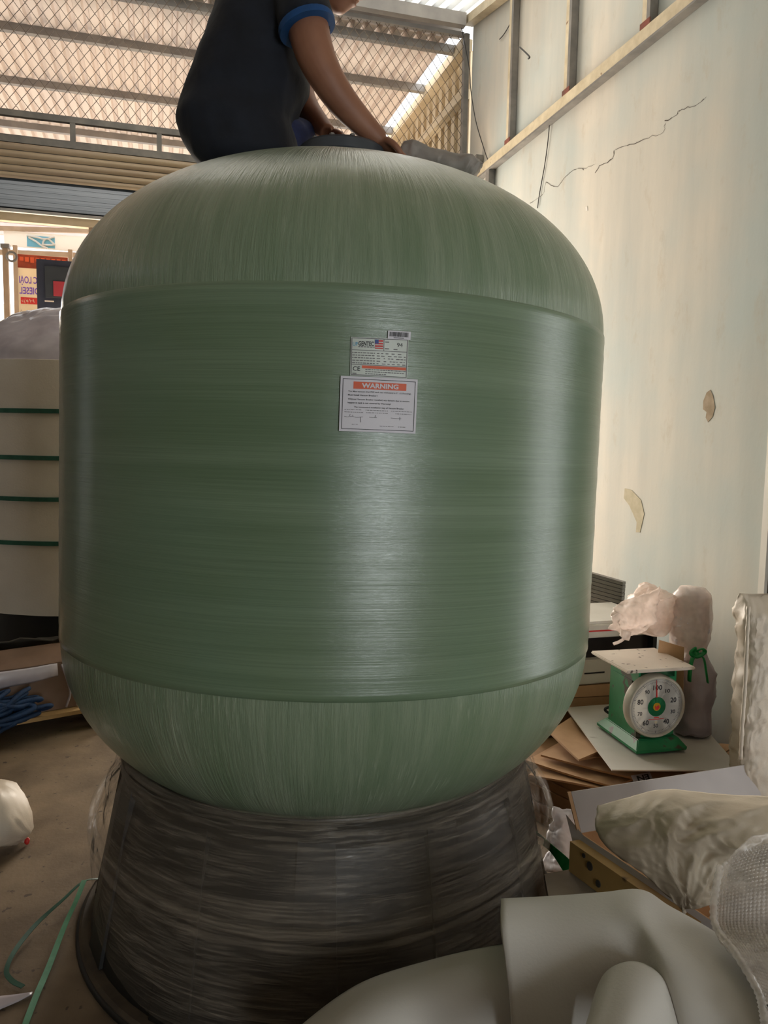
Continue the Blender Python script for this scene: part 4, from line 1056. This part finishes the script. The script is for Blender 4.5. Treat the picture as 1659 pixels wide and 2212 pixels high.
# big open carton with a dirty sack in it
RZ = .36
FLc, NLc = onZ(1256, 1800, RZ), onZ(1545, 1992, RZ)       # left rim far -> near
ld = (NLc - FLc); ld.z = 0; Ld = ld.length; ld.normalize(); rd = V((-ld.y, ld.x, 0))
if rd.x < 0: rd = -rd
Wd = .95
rd = onZ(1659, 1640, .50) - onZ(1256, 1702, .50); rd.z = 0; rd.normalize()
oc = thing('open_carton', FLc - V((0, 0, RZ)), label='large open carton with grey lined flaps at the lower right', cat='carton')
def cp(a, b, z): return FLc + ld * a + rd * b + V((0, 0, z - RZ))
th = .006
Ln = Ld + .25
def panel(nm, pts, n, mt): return obj(nm, MB().prism(pts, n), mt, oc)
panel('left_wall', [cp(0, 0, .003), cp(Ln, 0, .003), cp(Ln, 0, RZ), cp(0, 0, RZ)], -rd * th, M['kraft'])
panel('far_wall', [cp(0, 0.001, .003), cp(0, Wd, .003), cp(0, Wd, RZ), cp(0, 0.001, RZ)], -ld * th, M['kraft'])
panel('right_wall', [cp(0, Wd + .001, .003), cp(Ln, Wd + .001, .003), cp(Ln, Wd + .001, RZ), cp(0, Wd + .001, RZ)], rd * th, M['kraft'])
panel('near_wall', [cp(Ln + .001, 0, .003), cp(Ln + .001, Wd, .003), cp(Ln + .001, Wd, RZ), cp(Ln + .001, 0, RZ)], ld * th, M['kraft'])
panel('bottom', [cp(.002, .002, .002), cp(Ln - .002, .002, .002), cp(Ln - .002, Wd - .002, .002), cp(.002, Wd - .002, .002)], (0, 0, .005), M['kraft'])
ft = onY(1258, 1702, cp(0, 0, RZ).y + .04)
up_h = P(1258, 1708, (cp(-.05, 0, RZ) - CAM).dot(FWD)).z - RZ
ff = panel('far_flap', [cp(0, 0, RZ + .001), cp(0, Wd, RZ + .001), cp(-.05, Wd - .03, RZ + up_h), cp(-.05, .0, RZ + up_h)], -ld * .003, M['grey_card'])
panel('flap_edge', [cp(0, -.001, RZ + .001), cp(-.05, -.001, RZ + up_h), cp(-.05, -.012, RZ + up_h), cp(0, -.012, RZ + .001)], -ld * .004, M['kraft'])
panel('left_flap', [cp(-.06, -.006, RZ + .03), cp(.02, -.007, RZ + .001), cp(Ln - .02, -.007, RZ + .001), cp(Ln - .05, -.04, RZ - .035), cp(.02, -.035, RZ - .04)], V((-.002, 0, .003)), M['grey_card'])
ctrl = []
pts = [
 [(1288, 1742, 2.05), (1360, 1722, 2.08), (1432, 1706, 2.10), (1530, 1716, 2.06), (1665, 1722, 2.0), (1760, 1740, 1.95)],
 [(1284, 1790, 2.0), (1370, 1765, 1.96), (1440, 1740, 1.95), (1530, 1750, 1.93), (1665, 1765, 1.88), (1760, 1780, 1.85)],
 [(1308, 1834, 1.96), (1400, 1815, 1.90), (1450, 1800, 1.86), (1530, 1800, 1.84), (1600, 1825, 1.80), (1720, 1850, 1.78)],
 [(1382, 1890, 1.92), (1430, 1872, 1.88), (1480, 1850, 1.85), (1530, 1848, 1.84), (1600, 1870, 1.82), (1700, 1900, 1.80)],
 [(1450, 1945, 1.88), (1470, 1930, 1.86), (1490, 1935, 1.85), (1530, 1915, 1.84), (1590, 1925, 1.82), (1680, 1960, 1.80)],
 [(1478, 1975, 1.88), (1480, 1965, 1.86), (1500, 1965, 1.85), (1540, 1955, 1.84), (1600, 1965, 1.82), (1680, 2000, 1.80)]]
ctrl = [[P(*q) for q in r] for r in pts]
f_, U, W_ = surf(ctrl, 16, 16)
def sackf(u, v):
    p = f_(u, v); e = .6 + .4 * min(1, u * 4)
    k = ridged(V((v * 4.5 + u * 3.2, u * 1.6, 0)), 1, 2) * .014 + ridged(V((v * 11 + u * 7, u * 6 - v * 3, 0)), 1, 7) * .008 + ridged(V((v * 18 - u * 9, u * 14, 0)), 1, 3) * .003 + nz(V((v * 3, u * 3, 0)), 1, 4) * .02
    return p - (FWD - UPV * .6) * (k * e)
mb = MB().grid(sackf, U, W_, .004)
obj('crumpled_sack', mb, M['dirty_sack'], label='dirty cream sack crumpled in the open carton', cat='sack', smooth=True)

# timber block beside the carton, board and pallet pieces underneath
tbl = thing('timber_block', onZ(1300, 1900, 0), label='yellow timber block with knot holes beside the open carton', cat='timber')
A = cp(.015, -.05, RZ); dA = (A - CAM).dot(FWD); z_b0, z_b1 = P(1254, 1886, dA).z, P(1254, 1818, dA).z
def bk(a, b, z): return cp(a, b, z)
obj('beam', MB().prism([bk(.015, -.05, z_b0), bk(.44, -.05, z_b0), bk(.44, -.05, z_b1), bk(.015, -.05, z_b1)], rd * .036), M['wood_box'], tbl)
for a_, zz, rr in ((.085, .66, .011), (.12, .3, .009), (.06, .86, .006)):
    c_ = bk(.015 + a_, -.051, z_b0 + (z_b1 - z_b0) * zz)
    obj('knot_hole', MB().prism([c_ + ld * (rr * cos(t)) + V((0, 0, rr * 1.15 * sin(t))) for t in [2*pi*i/14 for i in range(14)]], -rd * .002), M['dirt'], tbl)
bd = thing('floor_board', onZ(1210, 1905, 0), label='grimy grey board under the timber block beside the tank base', cat='board')
zq = z_b0 - .002
q = [onZ(x, y, zq) for x, y in ((1176, 1888), (1262, 1872), (1400, 1955), (1190, 1965))]
obj('plank', MB().prism(q, (0, 0, -.02)), M['wood_dirty'], bd)
for e in (.1, .75): obj('batten', MB().prism([q[0].lerp(q[1], e) - V((0, 0, .0205)), q[0].lerp(q[1], e + .15) - V((0, 0, .0205)), q[3].lerp(q[2], e + .15) - V((0, 0, .0205)), q[3].lerp(q[2], e) - V((0, 0, .0205))], (0, 0, -(zq - .0205) + .002)), M['wood_dirty'], bd)

# thin white bag
pts = [[(1192, 1746, 2.75), (1222, 1745, 2.76), (1256, 1744, 2.76)], [(1190, 1775, 2.72), (1220, 1775, 2.70), (1256, 1772, 2.72)], [(1180, 1805, 2.70), (1215, 1808, 2.66), (1254, 1806, 2.68)], [(1182, 1842, 2.66), (1215, 1846, 2.62), (1252, 1842, 2.64)], [(1166, 1880, 2.60), (1212, 1884, 2.57), (1250, 1878, 2.58)]]
f_, U, W_ = surf([[P(*q) for q in r] for r in pts], 9, 9); mb = MB().grid(f_, U, W_, .003); crumple_grid(mb, .012, 14, 6, .006)
obj('thin_white_bag', mb, M['white_bag'], label='thin white plastic bag between the tank base and the carton', cat='plastic bag', smooth=True)
# clutter on the floor behind it
mb = MB().grid(lambda u, v: (lambda p: p + V((0, 0, .05 + .03 * ridged(p, 8, 2))))(V((1.12 + .22 * u, 2.95 + .5 * v, .0))), 18, 14, .02); crumple_grid(mb, .01, 10, 2)
obj('film_scrap', mb, M['white_plastic'], label='grey film scraps on the floor under the cardboard pile', cat='scrap', smooth=True)

# green strap on the right
stp = [onZ(1126, 1775, .20), onZ(1160, 1806, .23), onZ(1190, 1832, .24), onZ(1222, 1868, .24), onZ(1248, 1905, .235), onZ(1275, 1945, .23)]
q = catmull(stp, 8); mb = MB(); rings = []
for i, p in enumerate(q):
    t = (q[min(i+1, len(q)-1)] - q[max(i-1, 0)]).normalized(); s = t.cross(FWD).normalized() ; wd = .016 + .004 * sin(i * .3)
    rings.append([p - s * wd, p + s * wd, p + s * wd + FWD * .004, p - s * wd + FWD * .004])
mb.rings(rings); gs = obj('plastic_strap', mb, M['green_strap'], label='bright green strap hanging from the tank base on the right', cat='strap', smooth=60)
p = onZ(1166, 1816, .24); obj('buckle', MB().bar(p - V((.012, 0, -.006)), p + V((.012, 0, -.006)), .012, .02), M['chrome'], gs)

# ---- foam sheets in the foreground
def foam(name, pts, nu, nv, th, label, mt='foam', amp=.006, s=4, seed=0, smooth=True):
    f_, U, W_ = surf([[P(*q) for q in r] for r in pts], nu, nv)
    mb = MB().grid(f_, U, W_, th); crumple_grid(mb, amp, s, seed)
    mb.v = [(x, y, max(z, .004)) for x, y, z in mb.v]
    return obj(name, mb, M[mt], label=label, cat='foam sheet', group='foam sheets in the foreground', smooth=smooth)
foam('foam_sheet', [
 [(1082, 1990, 1.75), (1180, 1975, 1.78), (1300, 1962, 1.80), (1395, 1955, 1.80), (1450, 1985, 1.78), (1530, 2030, 1.72), (1640, 2100, 1.62), (1760, 2160, 1.55)],
 [(1080, 1943, 1.62), (1180, 1936, 1.65), (1300, 1927, 1.67), (1385, 1922, 1.67), (1445, 1958, 1.64), (1530, 2005, 1.58), (1640, 2075, 1.48), (1760, 2150, 1.42)],
 [(1082, 1990, 1.52), (1185, 1985, 1.54), (1300, 1975, 1.54), (1370, 1975, 1.52), (1430, 2020, 1.46), (1540, 2080, 1.40), (1650, 2150, 1.33), (1780, 2230, 1.28)],
 [(1092, 2070, 1.47), (1190, 2075, 1.47), (1300, 2070, 1.47), (1390, 2070, 1.45), (1450, 2110, 1.36), (1560, 2170, 1.30), (1660, 2230, 1.25), (1790, 2320, 1.2)],
 [(1105, 2180, 1.44), (1200, 2190, 1.44), (1310, 2190, 1.45), (1410, 2180, 1.42), (1480, 2220, 1.30), (1590, 2290, 1.24), (1690, 2350, 1.18), (1800, 2430, 1.12)],
 [(1120, 2420, 1.42), (1210, 2430, 1.42), (1320, 2430, 1.43), (1430, 2420, 1.40), (1520, 2450, 1.26), (1610, 2500, 1.2), (1700, 2560, 1.14), (1800, 2640, 1.08)],
 [(1130, 2680, 1.40), (1220, 2690, 1.40), (1330, 2690, 1.41), (1440, 2680, 1.38), (1530, 2700, 1.24), (1620, 2740, 1.18), (1700, 2800, 1.12), (1800, 2880, 1.06)],
], 8, 8, .012, 'large white foam sheet curling over in the right foreground', amp=.004)
foam('foam_sheet', [
 [(560, 2300, 1.55), (660, 2205, 1.60), (790, 2115, 1.64), (940, 2068, 1.66), (1090, 2040, 1.66), (1200, 2030, 1.66)],
 [(600, 2330, 1.46), (690, 2240, 1.50), (810, 2150, 1.54), (950, 2105, 1.56), (1095, 2080, 1.57), (1200, 2070, 1.57)],
 [(640, 2400, 1.40), (730, 2320, 1.44), (840, 2240, 1.47), (960, 2200, 1.49), (1100, 2180, 1.50), (1210, 2170, 1.50)],
 [(680, 2560, 1.37), (770, 2500, 1.40), (870, 2440, 1.43), (980, 2410, 1.45), (1110, 2390, 1.47), (1220, 2380, 1.47)],
 [(700, 2800, 1.34), (790, 2760, 1.37), (880, 2720, 1.4), (990, 2700, 1.42), (1120, 2690, 1.44), (1230, 2680, 1.44)],
], 8, 8, .010, 'lower white foam sheet bulging towards the tank base', seed=4)
foam('foam_roll', [
 [(1255, 2330, 1.38), (1272, 2200, 1.40), (1300, 2110, 1.42), (1345, 2078, 1.43), (1395, 2082, 1.42), (1440, 2120, 1.40), (1480, 2215, 1.37), (1510, 2330, 1.34)],
 [(1245, 2345, 1.34), (1265, 2215, 1.35), (1297, 2128, 1.36), (1342, 2094, 1.37), (1390, 2097, 1.36), (1432, 2132, 1.34), (1470, 2225, 1.32), (1500, 2345, 1.30)],
 [(1200, 2440, 1.22), (1225, 2330, 1.23), (1262, 2240, 1.24), (1310, 2205, 1.25), (1360, 2205, 1.24), (1405, 2240, 1.23), (1445, 2330, 1.21), (1475, 2440, 1.18)],
 [(1150, 2600, 1.10), (1175, 2490, 1.11), (1215, 2400, 1.12), (1270, 2360, 1.13), (1325, 2360, 1.12), (1375, 2400, 1.11), (1415, 2490, 1.09), (1450, 2600, 1.06)],
], 8, 8, .009, 'rounded end of a foam roll tucked in the foam sheet at the bottom', seed=9, amp=.003)

# bubble wrap at the right edge
pts = [[(1620, 1812, 1.62), (1680, 1800, 1.66), (1760, 1790, 1.68)], [(1556, 1880, 1.55), (1650, 1850, 1.58), (1760, 1840, 1.6)], [(1545, 1950, 1.50), (1640, 1930, 1.49), (1770, 1920, 1.5)], [(1546, 2010, 1.46), (1640, 2010, 1.44), (1780, 2010, 1.42)], [(1588, 2060, 1.36), (1670, 2080, 1.33), (1790, 2090, 1.31)], [(1638, 2140, 1.28), (1700, 2160, 1.26), (1800, 2180, 1.24)], [(1655, 2240, 1.2), (1720, 2260, 1.18), (1810, 2280, 1.16)], [(1665, 2400, 1.12), (1730, 2420, 1.1), (1820, 2440, 1.08)]]
f_, U, W_ = surf([[P(*q) for q in r] for r in pts], 10, 12)
bw = thing('bubble_wrap', P(1650, 2000, 1.45), label='clear bubble wrap bundle at the lower right edge', cat='bubble wrap')
mb = MB().grid(f_, U, W_, .004); crumple_grid(mb, .010, 8, 5, .005); obj('outer_film', mb, M['bubble'], bw, smooth=True)
mb = MB().grid(lambda u, v: f_(round((.08 + .92 * u) * U) / U, round((.22 + .78 * v) * W_) / W_) + FWD * .03 + V((0, 0, -.01)), U, W_, .01); obj('inner_wad', mb, M['grey_steel'], bw, smooth=True)
mb = MB()
for i in range(6, U - 16):
    for j in range(1, W_):
        for di, dj in ((0, 0), ):
            p = V(f_(i / U, j / W_)); 
            t0 = (V(f_(min(i+1, U) / U, j / W_)) - p); t1 = (V(f_(i / U, min(j+1, W_) / W_)) - p); nn = t0.cross(t1)
            if nn.length < 1e-9: continue
            nn.normalize(); nn = nn if nn.dot(CAM - p) > 0 else -nn
            a_, b_ = t0.normalized() * .0045, t1.normalized() * .0045; p = p + nn * .004
            mb.add([p + a_, p + b_, p - a_, p - b_, p + nn * .004], [(0, 1, 4), (1, 2, 4), (2, 3, 4), (3, 0, 4)])
obj('bubbles', mb, M['bubble'], bw, smooth=True, kind='stuff')
# seam edge of the wrap: a welded strip
ed = [P(1556, 1870, 1.53), P(1543, 1940, 1.485), P(1546, 2000, 1.445), P(1588, 2058, 1.35), P(1636, 2138, 1.272), P(1650, 2190, 1.23), P(1655, 2240, 1.192)]
obj('welded_edge', MB().tube(catmull(ed, 10), [.006 + .002 * (k % 2) for k in range(61)], 6), M['bubble'], bw, smooth=True)

# ================================================================== THE PERSON ON TOP
def fuse(name, mb, voxel, mt, parent, smooth_it=4, label=None, post=None):
    """weld overlapping closed shapes into one continuous skin"""
    me = bpy.data.meshes.new(name + '_src'); me.from_pydata([tuple(p) for p in mb.v], [], mb.f); me.update()
    bm = bmesh.new(); bm.from_mesh(me); bmesh.ops.recalc_face_normals(bm, faces=bm.faces[:]); bm.to_mesh(me); bm.free()
    o = bpy.data.objects.new(name + '_src', me); col.objects.link(o)
    r = o.modifiers.new('r', 'REMESH'); r.mode = 'VOXEL'; r.voxel_size = voxel
    s = o.modifiers.new('s', 'SMOOTH'); s.iterations = smooth_it; s.factor = .5
    dg = bpy.context.evaluated_depsgraph_get(); ev = o.evaluated_get(dg)
    out = bpy.data.meshes.new_from_object(ev, depsgraph=dg); out.materials.clear()
    bpy.data.objects.remove(o); bpy.data.meshes.remove(me)
    if post:
        for v in out.vertices: v.co = post(v.co)
        out.update()
    out.name = name
    return finish(name, out, mt, parent, False, True, label, None, None, None)
def off_dome(co, gap=.003):
    q = TMI @ co; r = math.hypot(q.x, q.y)
    if r < TR and q.z > Z2 - .2:
        zs_ = Z2 + HT * (max(0, 1 - (r / TR) ** AT)) ** (1 / AT) + gap
        if q.z < zs_: q.z = zs_
        return TM @ q
    return co
PXM = 2.42 / F                      # metres per photo pixel at the person
person = thing('person', P(525, 340, 2.42), label='person in navy t-shirt with blue cuffs sitting on the tank', cat='person')
FH = _h
def sect(cx, cy, a, b, d=2.42, n=32, e=2.3, tilt=0.0):
    c = P(cx, cy, d); ring = []
    for k in range(n):
        t = 2 * pi * k / n; u_ = math.copysign(abs(cos(t)) ** (2/e), cos(t)); v_ = math.copysign(abs(sin(t)) ** (2/e), sin(t))
        ring.append(c + RGT * (a * PXM * u_) + FH * (b * v_) - UPV * (tilt * a * PXM * u_))
    return ring
# depths: pelvis a little behind the dome crest
torso = [sect(540, 372, 92, .14, 2.43), sect(536, 350, 112, .165, 2.43), sect(520, 312, 121, .175, 2.43), sect(507, 272, 125, .18, 2.43), sect(522, 228, 128, .18, 2.43), sect(541, 182, 124, .185, 2.42, tilt=.1),
         sect(552, 132, 110, .195, 2.42, tilt=.15), sect(572, 72, 106, .20, 2.42, tilt=.2), sect(598, 5, 103, .20, 2.42, tilt=.25), sect(622, -45, 88, .185, 2.42, tilt=.3), sect(640, -80, 62, .13, 2.42, tilt=.3), sect(655, -102, 42, .07, 2.42, tilt=.3)]
shirt = MB().rings(torso)
# near (right) arm axis and far arm axis
def limb(pts, n=20):
    mb = MB(); P3 = [V(p[0]) for p in pts]; R3 = [p[1] for p in pts]
    c = catmull(P3, 5); rr = catmull([V((r, 0, 0)) for r in R3], 5)
    mb.tube(c, [r.x for r in rr], n); return mb
def join(a, b): a.add(b.v, b.f); return a
arm_n = [(P(640, -35, 2.27), .068), (P(655, 15, 2.235), .066), (P(667, 68, 2.215), .060), (P(683, 122, 2.215), .056), (P(708, 172, 2.225), .050), (P(742, 222, 2.25), .045), (P(786, 270, 2.28), .037), (P(822, 304, 2.30), .029)]
arm_f = [(P(650, -30, 2.57), .066), (P(665, 40, 2.62), .058), (P(655, 120, 2.64), .052), (P(648, 190, 2.63), .048), (P(662, 232, 2.60), .043), (P(690, 268, 2.55), .034), (P(708, 288, 2.51), .027)]
join(shirt, limb([(P(632, -55, 2.30), .072), (P(645, -10, 2.245), .079), (P(656, 28, 2.22), .080), (P(662, 58, 2.212), .079)]))
join(shirt, limb([(P(645, -50, 2.55), .070), (P(662, 0, 2.60), .074), (P(664, 60, 2.63), .070)]))
def fold(co):
    k = .007 * noise.noise(V((co.x * 7, co.y * 7, co.z * 12))) + .004 * (1 - 2 * abs(noise.noise(V((co.x * 14, co.y * 14, co.z * 9)))))
    d = (co - P(545, 180, 2.42)); d.z = 0
    return off_dome(co + d.normalized() * k if d.length > .01 else co, .008)
fuse('t_shirt', shirt, .010, M['shirt'], person, 5, 'navy t-shirt', fold)
# blue cuffs: short sleeves' ends
def cuff(c0, c1, r, nm='cuff'):
    c0, c1 = V(c0), V(c1); mb = MB().tube([c0, c0.lerp(c1, .5), c1], [r, r * 1.02, r], 28); obj(nm, mb, M['cuff'], person, smooth=40, label='bright blue sleeve cuff')
cd_ = (arm_n[3][0] - arm_n[2][0]).normalized()
cuff(P(661, 52, 2.213), P(661, 52, 2.213) + cd_ * .018, .0825)
cf = (arm_f[2][0] - arm_f[1][0]).normalized(); cuff(P(664, 56, 2.63), P(664, 56, 2.63) + cf * .018, .0735)

# body: head, neck, arms and hands as one skin
body = MB()
join(body, limb(arm_n)); join(body, limb(arm_f))
join(body, limb([(P(590, 60, 2.42), .12), (P(622, -40, 2.42), .10), (P(660, -88, 2.42), .060), (P(685, -98, 2.42), .056), (P(712, -95, 2.42), .060)]))
HC = P(733, -62, 2.42)                                     # head centre
hx = (RGT * .80 - UPV * .60).normalized()                   # facing direction: forward and down
hz = (RGT * .60 + UPV * .80).normalized(); hz = (hz - hx * hz.dot(hx)).normalized(); hy = FH
def hp(x, y, z): return HC + hx * x + hy * y + hz * z
def ell(c, rx, ry, rz, n=24, m=16):
    rings = []
    for i in range(1, m):
        f = pi * i / m; rings.append([c + hx * (rx * sin(f) * cos(2*pi*k/n)) + hy * (ry * sin(f) * sin(2*pi*k/n)) - hz * (rz * cos(f)) for k in range(n)])
    return MB().rings(rings)
join(body, ell(HC + hz * .02, .098, .076, .112)); join(body, ell(hp(.035, 0, -.055), .062, .060, .062)); join(body, ell(hp(.062, 0, -.085), .030, .034, .028))
join(body, ell(hp(.10, 0, -.012), .018, .014, .024)); join(body, ell(hp(.094, 0, -.052), .012, .026, .009)); join(body, ell(hp(.086, 0, .025), .02, .05, .012))
for s in (-1, 1): join(body, ell(hp(-.005, s * .076, -.005), .020, .010, .032)); join(body, ell(hp(.07, s * .04, -.02), .022, .022, .022))
def hand(w, d, side, n, curl, L=.175):
    """w: wrist, d: pointing direction, side: across the palm towards the thumb, n: back of the hand"""
    mb = MB(); d, side, n = d.normalized(), side.normalized(), n.normalized()
    pal_ = []
    for s, hw, ht in ((0, .026, .017), (.03, .036, .017), (.065, .042, .015), (.09, .040, .012)):
        c_ = w + d * s - n * (s * .12); pal_.append([c_ + side * (hw * math.copysign(abs(cos(t)) ** .8, cos(t))) + n * (ht * sin(t)) for t in [2*pi*k/16 for k in range(16)]])
    mb.rings(pal_)
    for i, (off, ln) in enumerate(((.028, .072), (.010, .080), (-.010, .075), (-.029, .058))):
        p = w + d * .082 + side * off - n * .010; pts = [p]; dirn = d.copy(); 
        for seg, (l, a) in enumerate(((.42, curl * .5), (.32, curl), (.26, curl))):
            dirn = (dirn * cos(a) - n * sin(a)).normalized(); dd = dirn; p = p + dd * (ln * l); pts.append(p)
            n2 = (n * cos(a) + d * sin(a))
        mb.tube(catmull(pts, 3), [.0098 - .00028 * k for k in range(len(pts) * 3 - 2)], 8)
    p = w + d * .022 + side * .030; pts = [p, p + d * .028 + side * .024 - n * .008, p + d * .055 + side * .032 - n * .018, p + d * .078 + side * .028 - n * .03]
    mb.tube(catmull(pts, 3), [.0125 - .0004 * k for k in range(10)], 8)
    return mb
wn = arm_n[-1][0]; join(body, hand(wn, (P(872, 338, 2.33) - wn), -FH + UPV * .1, UPV + RGT * .55 - FH * .1, .32))
wf_ = arm_f[-1][0]; join(body, hand(wf_, (P(738, 308, 2.44) - wf_), FH * -.4 + RGT * .2, UPV + RGT * .3, .30))
fuse('body', body, .0052, M['skin'], person, 3, 'tanned arms, hands and head')
mb = MB(); join(mb, ell(hp(-.018, 0, .045), .100, .083, .100)); join(mb, ell(hp(-.05, 0, .0), .065, .080, .085))
fuse('hair', mb, .008, M['hair'], person, 2, 'short black hair', lambda co: co + V((nz(co, 40), nz(co, 40, 3), nz(co, 40, 7))) * .004)
for s in (-1, 1):
    mb = MB(); join(mb, ell(hp(.084, s * .034, .002), .011, .012, .010, 12, 8)); e_ = obj('eye', mb, M['eye'], person, smooth=True)
    mb = MB(); join(mb, ell(hp(.094, s * .034, 0), .003, .005, .005, 10, 6)); obj('iris', mb, M['hair'], e_, smooth=True)
# jeans: hips and two bent legs, knees either side of the neck of the tank
jeans = MB().rings([sect(540, 384, 84, .13, 2.43), sect(535, 350, 106, .155, 2.43), sect(520, 312, 112, .165, 2.43), sect(512, 285, 110, .165, 2.43)])
join(jeans, limb([(P(540, 335, 2.54), .095), (P(590, 318, 2.60), .085), (P(640, 292, 2.64), .072), (P(668, 292, 2.70), .062), (P(690, 330, 2.85), .055), (P(700, 380, 2.98), .048)]))
join(jeans, limb([(P(530, 335, 2.36), .09), (P(580, 318, 2.44), .083), (P(628, 294, 2.50), .062), (P(650, 300, 2.58), .055), (P(650, 345, 2.74), .050), (P(645, 385, 2.86), .045)]))
fuse('jeans', jeans, .010, M['denim'], person, 4, 'dark blue jeans', lambda co: off_dome(co + V((nz(co, 16), nz(co, 16, 3), nz(co, 20, 7))) * .007))

# dusty cloth lying on the dome under the hand
pts = [P(862, 330, 2.40), P(900, 337, 2.40), P(940, 344, 2.40), P(980, 352, 2.40), P(1008, 360, 2.40), P(1026, 374, 2.40)]
mb = MB().tube(catmull(pts, 8), [.036 + .010 * noise.noise(V((k * .11, 3, 0))) for k in range(41)], 28, flat=.85); crumple_grid(mb, .016, 9, 4, .006); crumple_grid(mb, .008, 24, 6, .003); mb.v = [tuple(off_dome(V(p))) for p in mb.v]
obj('dusty_cloth', mb, M['cloth_grey'], label='grey dusty cloth lying on the tank dome by the hand', cat='cloth', smooth=True)
